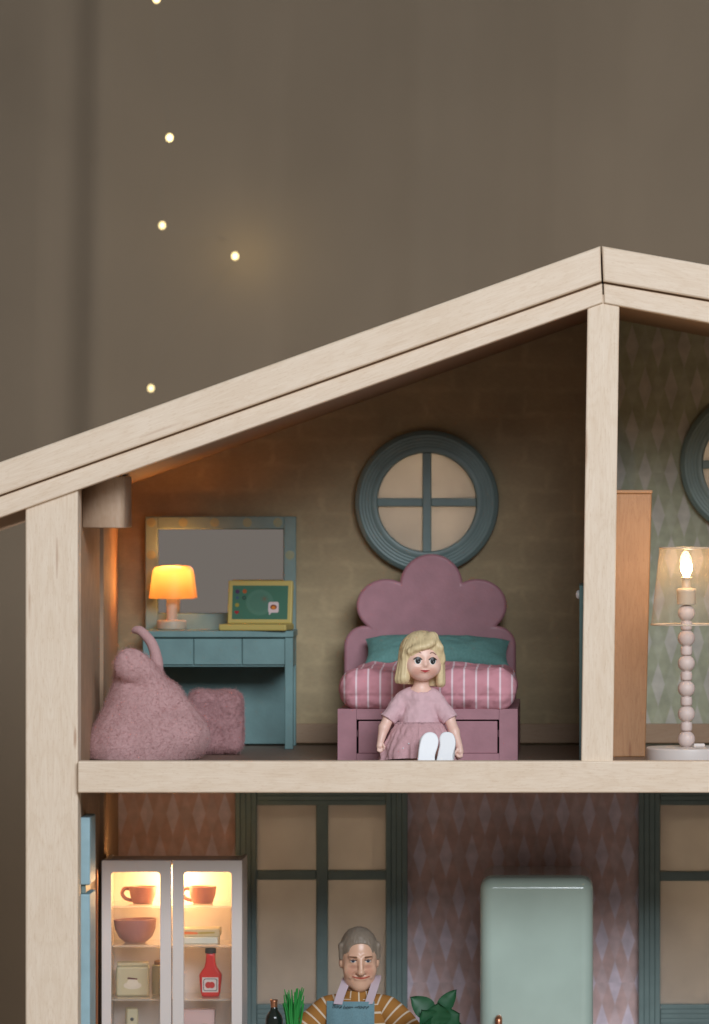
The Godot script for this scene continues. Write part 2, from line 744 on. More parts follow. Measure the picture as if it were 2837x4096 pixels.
	skin.subsurf_scatter_enabled = true
	skin.subsurf_scatter_strength = 0.05
	mottled("blond", lin(0.80, 0.64, 0.37), 0.45, blotch, 60)
	mottled("grey_hair", lin(0.25, 0.20, 0.15), 0.5, blotch, 60)
	material("shoe_white", lin(0.86, 0.88, 0.90), 0.5)
	var clear := material("clear_plastic", Color(1, 0.93, 0.82, 0.012), 0.05)
	clear.transparency = BaseMaterial3D.TRANSPARENCY_ALPHA
	var amber := material("clear_shade", Color(1, 0.90, 0.76, 0.05), 0.06)
	amber.transparency = BaseMaterial3D.TRANSPARENCY_ALPHA
	var shelf := material("clear_shelf", Color(1, 0.96, 0.9, 0.22), 0.1)
	shelf.transparency = BaseMaterial3D.TRANSPARENCY_ALPHA
	mottled("terracotta", lin(0.40, 0.15, 0.115), 0.35, blotch, 60)
	mottled("plum_bowl", lin(0.36, 0.17, 0.16), 0.4, blotch, 60)
	material("cream", lin(0.48, 0.42, 0.26), 0.5)
	material("pale_blue", lin(0.45, 0.52, 0.50), 0.5)
	material("ketchup_red", lin(0.55, 0.010, 0.010), 0.3)
	material("black_cap", lin(0.02, 0.022, 0.025), 0.4)
	material("bottle_green", lin(0.012, 0.018, 0.014), 0.15)
	material("copper", lin(0.50, 0.22, 0.12), 0.3).metallic = 0.8
	var gr := material("grass_green", lin(0.03, 0.30, 0.06), 0.4)
	gr.backlight_enabled = true
	gr.backlight = Color(0.2, 0.6, 0.2)
	mottled("leaf_green", lin(0.014, 0.095, 0.035), 0.5, blotch, 60)
	var mint := mottled("mint_enamel", lin(0.48, 0.60, 0.52), 0.14, blotch, 4)
	mint.clearcoat_enabled = true
	mint.clearcoat = 0.5
	mint.clearcoat_roughness = 0.06
	mottled("apron_blue", lin(0.19, 0.33, 0.37), 0.9, fibre, 60, weave_n, 0.4, 0.2)
	material("strap_lilac", lin(0.50, 0.40, 0.44), 0.85)
	material("door_teal", lin(0.16, 0.32, 0.34), 0.5)
	material("knob_white", lin(0.75, 0.76, 0.78), 0.3)
	var linen := mottled("linen", lin(0.147, 0.119, 0.087), 0.95, faint, 5, null, 0.15, 0.1)
	linen.uv1_scale = Vector3(2.2, 1.4, 2.2)
	material("wire", lin(0.10, 0.09, 0.07), 0.5)
	material("table_wood", lin(0.30, 0.22, 0.15), 0.5, wt2)
	material("ground", lin(0.58, 0.47, 0.37), 0.7, wt2)


# ---------------------------------------------------------------- the house

func roof_board(called: String, poly: Array, z0: float, z1: float, slope: float, mat: String, bev := 0.07, off := 0.0) -> void:
	var g := Geo.new()
	var um := Transform2D(Vector2(1 / 45.0, -slope / 6.0), Vector2(0, 1 / 6.0), Vector2(off, off * 0.37))
	g.extrude(PackedVector2Array(poly), z0, z1, bev, 2, um, false)
	obj(called, g, M[mat], house)


func plate(called: String, lo: Vector3, hi: Vector3, mat: String, g := 0, r := 0.06, off := Vector2.ZERO, parent: Node = null) -> MeshInstance3D:
	var q := Geo.new()
	q.box(lo, hi, r, 2 if r > 0.05 else 1, g, off)
	return obj(called, q, M[mat], parent if parent else house)


# a wall of several polygons, so that window openings are left between them
func papered(called: String, polys: Array, z0: float, z1: float, mat: String, rep: Vector2, shift := Vector2.ZERO) -> void:
	var g := Geo.new()
	var um := Transform2D(Vector2(1 / rep.x, 0), Vector2(0, -1 / rep.y), shift)
	for poly in polys:
		g.extrude(PackedVector2Array(poly), z0, z1, 0.0, 1, um, false)
	obj(called, g, M[mat], house)


# half a wall, from x to the middle of a round opening
func round_cut(x: float, c: Vector2, y0: float, y_side: float, y_mid: float, s: float) -> Array:
	var out := [V2(x, y0), V2(c.x, y0)]
	for k in 17:
		var a := PI * k / 16
		out.append(c + V2(s * sin(a), -cos(a)) * 2.42)
	out.append(V2(c.x, y_mid))
	out.append(V2(x, y_side))
	return out


func round_window(c: Vector3) -> void:
	# ring with turned grooves: an outer fillet, three reeds, an inner step
	var prof := PackedVector2Array([Vector2(2.28, 0), Vector2(2.28, 0.62), Vector2(2.34, 0.68), Vector2(2.55, 0.68)])
	for k in 4:
		var r0 := 2.58 + k * 0.145
		prof.append_array([Vector2(r0, 0.60), Vector2(r0 + 0.035, 0.655), Vector2(r0 + 0.11, 0.655)])
	prof.append_array([Vector2(3.16, 0.58), Vector2(3.22, 0.56), Vector2(3.30, 0.48), Vector2(3.32, 0.38), Vector2(3.32, 0)])
	prof.reverse()
	var turned := Transform3D(Basis(Vector3.RIGHT, PI / 2), c)
	var g := Geo.new()
	g.t = turned
	g.lathe(prof, Vector3.ZERO, 72)
	var w := obj("round_window", g, M.frame_paint, house)
	for q in [[0, 0], [1, 0], [1, 1], [0, 1]]:  # four quarter panes
		var poly := PackedVector2Array()
		var sx: float = 1.0 if q[0] else -1.0
		var sy: float = 1.0 if q[1] else -1.0
		poly.append(Vector2(sx * 0.16, sy * 0.16))
		for k in 13:
			var a := PI / 2 * k / 12
			poly.append(Vector2(sx * (0.14 + 2.17 * sin(a)), sy * (0.14 + 2.17 * cos(a))))
		var pg := Geo.new()
		pg.t = Transform3D(Basis.IDENTITY, c)
		pg.extrude(poly, 0.05, 0.16, 0.01, 1, Transform2D.IDENTITY, false)
		obj("pane", pg, M.opal_tan, w)
	var a1 := Geo.new()
	a1.box(c + V(-0.2, -2.3, 0.1), c + V(0.2, 2.3, 0.52), 0.05, 2)
	obj("muntin", a1, M.frame_paint, w)
	for s in [-1.0, 1.0]:
		var a2 := Geo.new()
		a2.rbox(c + V(s * 1.25, 0, 0.29), V(2.09, 0.39, 0.36), 0.05, 2)
		obj("muntin", a2, M.frame_paint, w)


func tall_window(x0: float, x1: float, panes: Array) -> void:
	# reeded frame boards round six panes, top edge behind the floor board above
	var y0 := -13.3
	var y1 := -1.6
	var z := -20.0
	var g := Geo.new()
	for s in 2:  # the two stiles, three reeds each
		var a := x0 if s == 0 else x1 - 0.99
		for k in 4:
			g.box(V(a + k * 0.247, y0, z), V(a + k * 0.247 + 0.247, y1, z + (0.50 if k in [0, 3] else 0.46)), 0.035, 2, 1)
	for s in 2:
		var b := y1 - 1.42 if s == 0 else y0 - 0.0
		for k in 5:
			g.box(V(x0 + 1.0, b + k * 0.22, z), V(x1 - 1.0, b + k * 0.22 + 0.22, z + 0.45), 0.035, 2, 0)
	var w := obj("window", g, M.frame_paint, house)
	for q in panes:
		var pg := Geo.new()
		pg.box(V(q[0], q[1], z + 0.03), V(q[2], q[3], z + 0.13), 0.01, 1)
		obj("pane", pg, M.opal_tan, w)
	var mx: float = (panes[0][2] + panes[1][0]) / 2
	var ym: float = (panes[0][1] + panes[2][3]) / 2
	var m1 := Geo.new()
	m1.box(V(mx - 0.27, y0 + 1.0, z + 0.05), V(mx + 0.27, y1 - 1.3, z + 0.36), 0.06, 2)
	obj("muntin", m1, M.frame_paint, w)
	for s in 2:
		var m2 := Geo.new()
		m2.box(V(x0 + 0.95 if s == 0 else mx + 0.275, ym - 0.225, z + 0.05), V(mx - 0.275 if s == 0 else x1 - 0.95, ym + 0.225, z + 0.33), 0.06, 2)
		obj("muntin", m2, M.frame_paint, w)


func build_house() -> void:
	house = thing("dolls_house", "pale birch wooden dolls' house with pitched roof and open furnished rooms", "dolls' house")
	# roof: an upper board over a thinner one on either slope
	roof_board("roof_board", [V2(-27, 10.33), V2(1.20, 20.34), V2(1.155, 21.84), V2(-27, 11.71)], -20.6, 0.5, 0.36, "birch", 0.08, 0.1)
	roof_board("roof_board", [V2(1.27, 20.34), V2(14, 18.15), V2(14, 19.56), V2(1.215, 21.84)], -20.6, 0.5, -0.178, "birch", 0.08, 0.62)
	roof_board("roof_lining", [V2(-27, 9.37), V2(1.255, 19.43), V2(1.235, 20.26), V2(-27, 10.26)], -1.0, 0.25, 0.355, "birch", 0.06, 0.35)
	roof_board("roof_lining", [V2(1.305, 19.43), V2(14, 17.03), V2(14, 18.06), V2(1.29, 20.26)], -1.0, 0.25, -0.18, "birch", 0.06, 0.81)
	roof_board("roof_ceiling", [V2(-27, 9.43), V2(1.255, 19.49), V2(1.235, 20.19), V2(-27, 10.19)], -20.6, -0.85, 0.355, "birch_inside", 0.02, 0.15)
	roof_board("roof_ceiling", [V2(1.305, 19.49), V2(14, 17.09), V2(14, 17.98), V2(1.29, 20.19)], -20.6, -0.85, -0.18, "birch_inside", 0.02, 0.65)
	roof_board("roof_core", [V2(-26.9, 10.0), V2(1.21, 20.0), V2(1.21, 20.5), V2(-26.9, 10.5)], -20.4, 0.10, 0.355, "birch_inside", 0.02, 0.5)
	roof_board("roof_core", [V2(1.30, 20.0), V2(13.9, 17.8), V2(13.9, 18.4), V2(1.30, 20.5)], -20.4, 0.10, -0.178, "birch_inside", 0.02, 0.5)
	# posts
	var g := Geo.new()
	g.extrude(PackedVector2Array([V2(-23.26, -24), V2(-21.02, -24), V2(-21.02, 11.75), V2(-23.26, 10.95)]), -1.5, 0.0, 0.09, 3, Transform2D(Vector2(0, 1 / 6.0), Vector2(1 / 45.0, 0), Vector2(0.3, 0.2)), false)
	obj("post", g, M.birch_upright, house)
	g = Geo.new()
	g.extrude(PackedVector2Array([V2(0.33, -0.10), V2(1.69, -0.10), V2(1.97, 19.8), V2(0.61, 19.8)]), -1.4, 0.12, 0.06, 2, Transform2D(Vector2(0, 1 / 6.0), Vector2(1 / 45.0, 0), Vector2(0.55, 0.71)), false)
	obj("post", g, M.birch_upright, house)
	# corner block under the roof with a rounded inner edge
	g = Geo.new()
	var poly := PackedVector2Array([V2(-21.05, -6.4), V2(-21.05, -2.6)])
	for k in 9:
		var a := PI / 2 * k / 8
		poly.append(V2(-19.62 + 0.35 * sin(a), -2.95 + 0.35 * cos(a)))
	poly.append(V2(-19.27, -6.4))
	g.t = Transform3D(Basis(Vector3.RIGHT, -PI / 2), V(0, 0, 0))
	for k in poly.size():
		poly[k].y = -poly[k].y
	g.extrude(poly, 9.86, 12.1, 0.06, 2, Transform2D(Vector2(1 / 6.0, 0), Vector2(0, 1 / 45.0), Vector2.ZERO))
	g.t = Transform3D()
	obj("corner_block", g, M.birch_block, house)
	# floors
	plate("floor_edge", V(-21.01, -1.34, -0.55), V(14, 0.005, 0.32), "birch", 0, 0.08, Vector2(0.13, 0.42))
	plate("floor_board", V(-22.6, -1.25, -20.2), V(14, -0.28, -0.57), "dark_wood", 2, 0.02, Vector2(0.2, 0.2))
	plate("floor_board", V(-22.6, -22.2, -20.2), V(14, -21.0, -0.2), "dark_wood", 2, 0.02, Vector2(0.5, 0.2))
	plate("floor_edge", V(-21.01, -22.4, -0.18), V(14, -20.9, 0.32), "birch", 0, 0.08, Vector2(0.7, 0.1))
	# side walls in two panels with a dark gap between them
	for y in [[-0.28, 11.9], [-20.9, -1.28]]:
		var up: bool = y[0] > -1
		plate("side_wall", V(-22.5, y[0], -11.25), V(-21.08, y[1], -1.52), "side_paper", 1, 0.03)
		plate("side_wall", V(-22.5, y[0], -20.2), V(-20.99, y[1], -12.15), "side_paper", 1, 0.03)
		plate("wall_gap", V(-22.4, y[0], -12.3), V(-21.30, y[1], -11.1), "gap", 1, 0.01)
	plate("side_wall", V(13.5, -20.9, -20.2), V(14.4, 17.6, -0.3), "side_paper", 1, 0.03)
	# back walls with their printed papers
	var up1 := [round_cut(-21.4, V2(-6.74, 10.93), -0.3, 11.65, 16.85, -1.0), round_cut(1.0, V2(-6.74, 10.93), -0.3, 19.6, 16.85, 1.0)]
	papered("back_wall", up1, -20.5, -20.0, "brick_paper", V2(23, 23))
	var up2 := [round_cut(1.02, V2(8.24, 12.67), -0.3, 19.75, 18.45, -1.0), round_cut(14.0, V2(8.24, 12.67), -0.3, 17.3, 18.45, 1.0)]
	papered("back_wall", up2, -20.5, -20.0, "green_paper", V2(9.6, 11.7), V2(0.03, 0.05))
	var low := []
	for q in [[-21.4, -21.0, -14.7, -1.26], [-14.7, -21.0, -8.5, -12.4], [-14.7, -2.9, -8.5, -1.26], [-8.5, -21.0, 3.9, -1.26], [3.9, -21.0, 10.1, -12.4], [3.9, -2.9, 10.1, -1.26], [10.1, -21.0, 14.0, -1.26]]:
		low.append([V2(q[0], q[1]), V2(q[2], q[1]), V2(q[2], q[3]), V2(q[0], q[3])])
	papered("back_wall", low, -20.5, -20.0, "pink_paper", V2(9.6, 11.7), V2(0.05, 0.04))
	plate("partition", V(0.66, -0.28, -19.98), V(1.58, 19.6, -1.35), "side_paper", 1, 0.03)
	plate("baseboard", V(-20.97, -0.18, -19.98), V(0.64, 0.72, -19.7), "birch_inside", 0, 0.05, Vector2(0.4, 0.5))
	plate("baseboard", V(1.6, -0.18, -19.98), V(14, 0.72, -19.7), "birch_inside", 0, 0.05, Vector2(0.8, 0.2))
	# windows
	round_window(V(-6.74, 10.93, -19.99))
	round_window(V(8.24, 12.67, -19.99))
	tall_window(-15.57, -7.64, [[-14.6, -6.05, -11.8, -3.0], [-11.35, -6.05, -8.58, -3.0], [-14.6, -12.3, -11.8, -6.45], [-11.35, -12.3, -8.58, -6.45]])
	tall_window(3.02, 10.9, [[4.0, -6.1, 6.75, -3.0], [7.25, -6.1, 9.95, -3.0], [4.0, -12.3, 6.75, -6.5], [7.25, -12.3, 9.95, -6.5]])
	# teal door on the bedroom side of the partition, its edge just in sight past the post
	g = Geo.new()
	g.box(V(0.27, -0.26, -9.5), V(0.62, 7.4, -2.6), 0.04, 2, 1)
	var door := obj("door", g, M.door_teal, house)
	g = Geo.new()
	g.tube(PackedVector3Array([V(0.2, 7.0, -3.2), V(0.13, 7.0, -3.2)]), PackedFloat32Array([0.06]), 12)
	g.ball(V(0.23, 7.0, -3.2), V(0.12, 0.19, 0.16))
	obj("knob", g, M.knob_white, door)
	# teal window on the kitchen side wall
	g = Geo.new()
	g.box(V(-21.1, -5.4, -4.4), V(-20.66, -2.5, -1.72), 0.07, 2, 1)
	g.box(V(-21.1, -20.0, -4.4), V(-20.66, -5.78, -1.72), 0.07, 2, 1)
	var sw := obj("side_window", g, M.pale_blue_paint, house)
	g = Geo.new()
	g.box(V(-21.06, -5.77, -4.2), V(-20.86, -5.41, -1.9), 0.03, 1)
	obj("muntin", g, M.frame_paint, sw)
	# what the house stands on
	g = Geo.new()
	g.box(V(-150, -25.0, -74), V(150, -24.0, 120), 0.2, 1)
	var floor_ := obj("table_surface", g, M.ground)
	floor_.set_meta("kind", "structure")
	floor_.set_meta("label", "brown surface under the dolls' house")


func V2(x: float, y: float) -> Vector2:
	return Vector2(x, y)


func build_curtain() -> void:
	var wob := FastNoiseLite.new()
	wob.seed = 21
	wob.frequency = 0.05
	var g := Geo.new()
	var pts := PackedVector3Array()
	var nu := 260
	var nv := 26
	for j in nv:
		var y := -40.0 + 130.0 * j / (nv - 1)
		for i in nu:
			var x := -75.0 + 130.0 * i / (nu - 1)
			var xx := x - (y - 20) * 0.018
			var z := -70.0 + sin(xx * 0.16 + 0.6) * 0.8 + sin(xx * 0.41) * 0.35
			z += wob.get_noise_2d(xx * 4.0, y * 0.12) * 0.2
			z -= 0.4 * exp(-pow((xx + 28.2) / 1.0, 2.0))  # a deep fold left of the lights
			z += 0.45 * exp(-pow((xx + 26.2) / 0.9, 2.0))
			z += 0.5 * exp(-pow((xx + 8.5) / 1.6, 2.0)) - 0.4 * exp(-pow((xx + 5.5) / 2.0, 2.0))
			pts.append(V(x, y, z))
	g.grid(pts, nu, nv, false)
	tag(obj("curtain", g, M.linen), "grey-brown linen curtain hanging in soft folds behind the dolls' house", "curtain")


# ---------------------------------------------------------------- bedroom

func build_vanity() -> void:
	var t := thing("dressing_table", "teal toy dressing table with mirror framed by printed round bulbs", "dressing table", V(-16.1, -0.28, -17.9))
	var o := V(-16.1, -0.28, -17.9)
	var g := Geo.new()
	# mirror board: four rails round the glass
	g.box(V(-19.70, 4.95, -19.7) - o, V(-19.13, 10.28, -19.4) - o, 0.05, 2, 1)
	g.box(V(-13.32, 4.95, -19.7) - o, V(-12.76, 10.28, -19.4) - o, 0.05, 2, 1)
	g.box(V(-19.14, 9.71, -19.69) - o, V(-13.31, 10.28, -19.4) - o, 0.05, 2, 0)
	g.box(V(-19.14, 4.95, -19.69) - o, V(-13.31, 5.80, -19.4) - o, 0.05, 2, 0)
	var fr := obj("mirror_frame", g, M.cream_frame, t)
	for p in [[-19.42, 10.0], [-17.95, 10.0], [-16.5, 10.0], [-15.0, 10.0], [-13.6, 10.0], [-19.42, 8.5], [-13.04, 8.5], [-19.42, 7.0], [-13.04, 7.0]]:
		var disc := Geo.new()
		disc.t = Transform3D(Basis(Vector3.RIGHT, PI / 2), V(p[0], p[1], -19.40) - o)
		disc.lathe(PackedVector2Array([V2(0.21, 0), V2(0.205, 0.012), V2(0.0, 0.012)]), Vector3.ZERO, 24)
		obj("printed_bulb", disc, M.print_yellow, fr)
	g = Geo.new()
	g.box(V(-19.12, 5.82, -19.62) - o, V(-13.33, 9.70, -19.50) - o, 0.02, 1)
	obj("mirror", g, M.mirror, t)
	g = Geo.new()
	g.box(V(-19.62, 4.80, -19.75) - o, V(-12.70, 5.10, -15.95) - o, 0.05, 2)
	obj("tabletop", g, M.teal_paint, t)
	g = Geo.new()
	g.box(V(-19.5, 3.46, -19.7) - o, V(-12.78, 4.79, -16.20) - o, 0.03, 1)
	obj("apron_rail", g, M.teal_paint, t)
	for k in 3:
		g = Geo.new()
		var x := -19.42 + k * 2.20
		g.box(V(x, 3.56, -16.22) - o, V(x + 2.16, 4.74, -16.09) - o, 0.03, 2)
		obj("drawer", g, M.teal_paint, t)
	for x in [-19.55, -13.1]:
		g = Geo.new()
		g.box(V(x, -0.28, -16.45) - o, V(x + 0.38, 4.79, -16.02) - o, 0.04, 2, 1)
		obj("leg", g, M.teal_paint, t)
		g = Geo.new()
		g.box(V(x, -0.28, -19.7) - o, V(x + 0.34, 4.79, -19.3) - o, 0.04, 2, 1)
		obj("leg", g, M.teal_paint, t)
	g = Geo.new()
	g.box(V(-19.2, -0.2, -19.65) - o, V(-13.12, 3.5, -19.45) - o, 0.03, 1)
	obj("back_panel", g, M.teal_paint, t)

	# table lamp
	var lo := V(-18.42, 5.10, -18.6)
	t = thing("table_lamp", "small lit table lamp with glowing orange shade on the dressing table", "table lamp", lo)
	g = Geo.new()
	g.lathe(PackedVector2Array([V2(0, 0), V2(0.64, 0), V2(0.68, 0.05), V2(0.68, 0.36), V2(0.64, 0.42), V2(0, 0.43)]), Vector3.ZERO, 36)
	obj("base", g, M.cream_plastic, t)
	g = Geo.new()
	g.lathe(PackedVector2Array([V2(0.27, 0.42), V2(0.25, 0.5), V2(0.25, 1.9), V2(0.2, 1.95), V2(0, 1.95)]), Vector3.ZERO, 24)
	obj("stem", g, M.cream_plastic, t)
	g = Geo.new()
	g.lathe(PackedVector2Array([V2(1.02, 1.42), V2(1.05, 1.44), V2(0.90, 2.5), V2(0.86, 2.72), V2(0.76, 2.85), V2(0.6, 2.90), V2(0, 2.91)]), Vector3.ZERO, 48)
	obj("lamp_shade", g, M.lamp_shade, t)
	g = Geo.new()
	g.ball(V(0, 2.58, 0), V(0.2, 0.2, 0.2))
	obj("bulb", g, M.warm_bulb, t)
	var down := AreaLight3D.new()  # the lamp's own light just under its shade
	down.name = "table_lamp_glow"
	down.area_size = Vector2(0.012, 0.012)
	down.light_color = lin(1.0, 0.5, 0.17)
	down.light_energy = 0.00004
	down.shadow_enabled = true
	down.area_range = 4.0
	down.position = (lo + V(0, 1.40, 0)) * CM
	down.rotation_degrees.x = -90
	add_child(down)
	for q in [[V(-1.12, 2.1, 0.35), V(-0.75, 0.1, 0.65), 0.0006], [V(0.2, 3.0, 0.1), V(-0.2, 1.0, 0.45), 0.0012]]:  # and what leaves through its side and top
		var out := AreaLight3D.new()
		out.name = numbered("lamp_shade_glow", self)
		out.area_size = Vector2(0.012, 0.012)
		out.light_color = lin(1.0, 0.42, 0.12)
		out.light_energy = q[2]
		out.shadow_enabled = true
		out.area_range = 4.0
		add_child(out)
		out.look_at_from_position((lo + q[0]) * CM, (lo + q[0] + q[1]) * CM, Vector3(0, 0.3, -1).normalized())

	# laptop, turned a little
	t = thing("laptop", "yellow toy laptop with green screen standing open on the dressing table", "laptop", V(-14.42, 5.10, -17.0), -7)
	g = Geo.new()
	g.box(V(-1.56, 0.0, -0.9), V(1.56, 0.30, 1.15), 0.08, 2)
	obj("base", g, M.yellow_plastic, t)
	g = Geo.new()
	g.t = Transform3D(Basis(Vector3.RIGHT, deg_to_rad(-9)), V(0, 0.27, -0.75))
	g.box(V(-1.5, 0, -0.13), V(1.5, 2.0, 0.1), 0.07, 2)
	var lid := obj("lid", g, M.yellow_plastic, t)
	g = Geo.new()
	g.t = Transform3D(Basis(Vector3.RIGHT, deg_to_rad(-9)), V(0, 0.27, -0.75))
	g.grid(PackedVector3Array([V(-1.29, 0.2, 0.106), V(1.29, 0.2, 0.106), V(-1.29, 1.76, 0.106), V(1.29, 1.76, 0.106)]), 2, 2)
	for i in 4:
		g.uv[i].y = 1 - g.uv[i].y
	var p := Paint.new(384, 232, Color(0.24, 0.44, 0.35))
	p.ell(190, 116, 95, 88, Color(0.33, 0.50, 0.42), 8, 0.8)
	p.ell(190, 116, 70, 64, Color(0.28, 0.46, 0.38), 10, 0.6)
	for k in 7:  # the faint red star in the middle
		var a := TAU * k / 7
		p.line(V2(222, 92), V2(222 + cos(a) * 26, 92 + sin(a) * 26), 3.0, Color(0.42, 0.38, 0.30), 1.5, 0.6)
	p.ell(34, 42, 15, 15, Color(0.30, 0.18, 0.34))
	p.ell(84, 40, 15, 15, Color(0.66, 0.33, 0.14))
	p.ell(34, 84, 11, 11, Color(0.22, 0.33, 0.44), 6)
	p.ell(82, 84, 14, 14, Color(0.12, 0.24, 0.20))
	p.ell(82, 84, 7, 7, Color(0.24, 0.42, 0.34))
	p.ell(34, 134, 15, 14, Color(0.60, 0.56, 0.22), 4)
	p.ell(26, 182, 9, 8, Color(0.66, 0.06, 0.12))
	p.ell(40, 182, 9, 8, Color(0.66, 0.06, 0.12))
	p.line(V2(33, 186), V2(33, 196), 8, Color(0.66, 0.06, 0.12), 2)
	p.rect(250, 112, 322, 186, Color(0.86, 0.78, 0.78), 12)
	p.line(V2(266, 180), V2(258, 200), 9, Color(0.86, 0.78, 0.78), 2)
	p.ell(286, 148, 22, 17, Color(0.45, 0.20, 0.05), 3)
	p.ell(286, 152, 14, 12, Color(0.85, 0.50, 0.10), 3)
	obj("screen", g, material("screen_print", lin(0.85, 0.85, 0.85), 0.35, p.tex()), lid)


func build_soft_seats() -> void:
	var wob := FastNoiseLite.new()
	wob.seed = 5
	wob.frequency = 0.5
	wob.fractal_octaves = 3
	# beanbag chair: a slumped cone with a knob and a loop of felt on top
	var o := V(-18.55, -0.28, -7.6)
	var t := thing("beanbag", "pink fuzzy felt beanbag with a knob and loop on top", "beanbag", o)
	var s := Sdf.new()
	s.cap(V(-0.42, 0.5, 0), V(-0.62, 3.4, -0.2), 2.15, 1.05, 0.3)
	s.ell(V(0.98, 1.0, 0.5), V(1.68, 1.32, 1.6), 0.7)
	s.ell(V(-1.35, 0.45, 0.1), V(1.28, 1.1, 1.6), 1.0)
	s.ell(V(0.28, 2.3, 0), V(1.28, 1.2, 1.2), 0.7)
	s.cap(V(0.45, 2.7, 0.3), V(1.35, 1.9, 0.4), 0.5, 0.65, 0.5)
	var k := Sdf.new()
	k.ell(V(-0.74, 4.12, 0.78), V(0.78, 0.80, 0.46), 0.1)
	k.ell(V(-0.2, 3.75, 0.45), V(0.55, 0.55, 0.5), 0.6)
	var f := func(p: Vector3) -> float:
		var a := s.d(p)
		var b := k.d(p)
		var w := wob.get_noise_3d(p.x, p.y * 0.6, p.z) * 0.10 + wob.get_noise_3d(p.x * 4, p.y * 4, p.z * 4) * 0.012
		var kk := lerpf(0.05, 0.7, clampf(p.x * 1.1 + 0.75, 0, 1))  # creased on the left, melting into the bag on the right
		var h := maxf(kk - absf(a - b), 0) / kk
		return maxf(minf(a, b) - h * h * kk * 0.25 + w, -p.y)
	var g := Geo.new()
	g.surf(f, V(-2.9, -0.15, -2.6), V(2.9, 5.2, 2.6), 0.1)
	var body := obj("body", g, M.pink_felt, t)
	g = Geo.new()
	var path := curve([V(-0.82, 5.55, -0.75), V(-0.66, 5.62, -0.65), V(-0.40, 5.54, -0.5), V(0.02, 5.08, -0.3), V(0.24, 4.5, -0.1), V(0.26, 4.0, 0.1), V(0.1, 3.4, 0.25)], 6)
	g.tube(path, radii([0.10, 0.18, 0.21, 0.23, 0.25, 0.32, 0.46], path.size()), 12, true, 1.0)
	obj("loop", g, M.pink_felt, t)
	fuzz(t, g, f, V(-2.7, 0.1, -0.5), V(2.6, 5.0, 2.6), 9000, M.felt_fibre, 11)
	# pouf
	o = V(-15.95, -0.28, -11.8)
	t = thing("pouf", "dusty pink fuzzy rounded pouf behind the beanbag under the dressing table edge", "pouf", o)
	var fp := func(p: Vector3) -> float:
		var h := V(1.22, 1.42, 1.2)
		var q := (p - V(0, 1.42, 0)).abs() - (h - V(0.5, 0.5, 0.5))
		var d := q.max(Vector3.ZERO).length() + minf(maxf(q.x, maxf(q.y, q.z)), 0) - 0.5
		return d + wob.get_noise_3d(p.x * 1.3 + 7, p.y * 1.3, p.z * 1.3) * 0.12 + wob.get_noise_3d(p.x * 6, p.y * 6, p.z * 6) * 0.035
	g = Geo.new()
	g.surf(fp, V(-1.5, -0.2, -1.5), V(1.5, 3.1, 1.5), 0.09)
	obj("body", g, M.dusty_felt, t)
	fuzz(t, g, fp, V(-1.4, 0.05, 0.2), V(1.4, 3.0, 1.5), 4500, M.dusty_fibre, 12)


# short curled fibres standing off a felt surface, as one loose mass
func fuzz(parent: Node3D, _g: Geo, f: Callable, lo: Vector3, hi: Vector3, count: int, mat: Material, seed_: int) -> void:
	var rng := RandomNumberGenerator.new()
	rng.seed = seed_
	var blade := Geo.new()
	blade.tube(PackedVector3Array([V(0, -0.02, 0), V(0.03, 0.06, 0), V(0.08, 0.11, 0.02)]), PackedFloat32Array([0.003, 0.0025, 0.001]), 3, false)
	var mm := MultiMesh.new()
	mm.transform_format = MultiMesh.TRANSFORM_3D
	mm.mesh = blade.mesh()
	var where: Array[Transform3D] = []
	var tries := 0
	while where.size() < count and tries < count * 12:
		tries += 1
		var p := V(rng.randf_range(lo.x, hi.x), rng.randf_range(lo.y, hi.y), rng.randf_range(lo.z, hi.z))
		var d: float = f.call(p)
		if absf(d) > 0.35:
			continue
		var e := 0.04
		var n := V(f.call(p + V(e, 0, 0)) - d, f.call(p + V(0, e, 0)) - d, f.call(p + V(0, 0, e)) - d).normalized()
		p -= n * d
		p -= n * f.call(p)
		var side := n.cross(V(rng.randfn(), rng.randfn(), rng.randfn())).normalized()
		var up := (n + side * rng.randf_range(0.2, 1.2)).normalized()
		var x := up.cross(side).normalized()
		var sc := rng.randf_range(0.6, 1.5)
		where.append(Transform3D(Basis(x, up, x.cross(up)) * sc, p * CM))
	mm.instance_count = where.size()
	for i in where.size():
		mm.set_instance_transform(i, where[i])
	var mi := MultiMeshInstance3D.new()
	mi.name = "fuzz"
	mi.multimesh = mm
	mi.material_override = mat
	mi.set_meta("kind", "stuff")
	parent.add_child(mi)


func circle(c: Vector2, rx: float, ry: float, m := 56) -> PackedVector2Array:
	var out := PackedVector2Array()
	for i in m:
		var a := TAU * i / m
		out.append(c + V2(cos(a) * rx, sin(a) * ry))
	return out


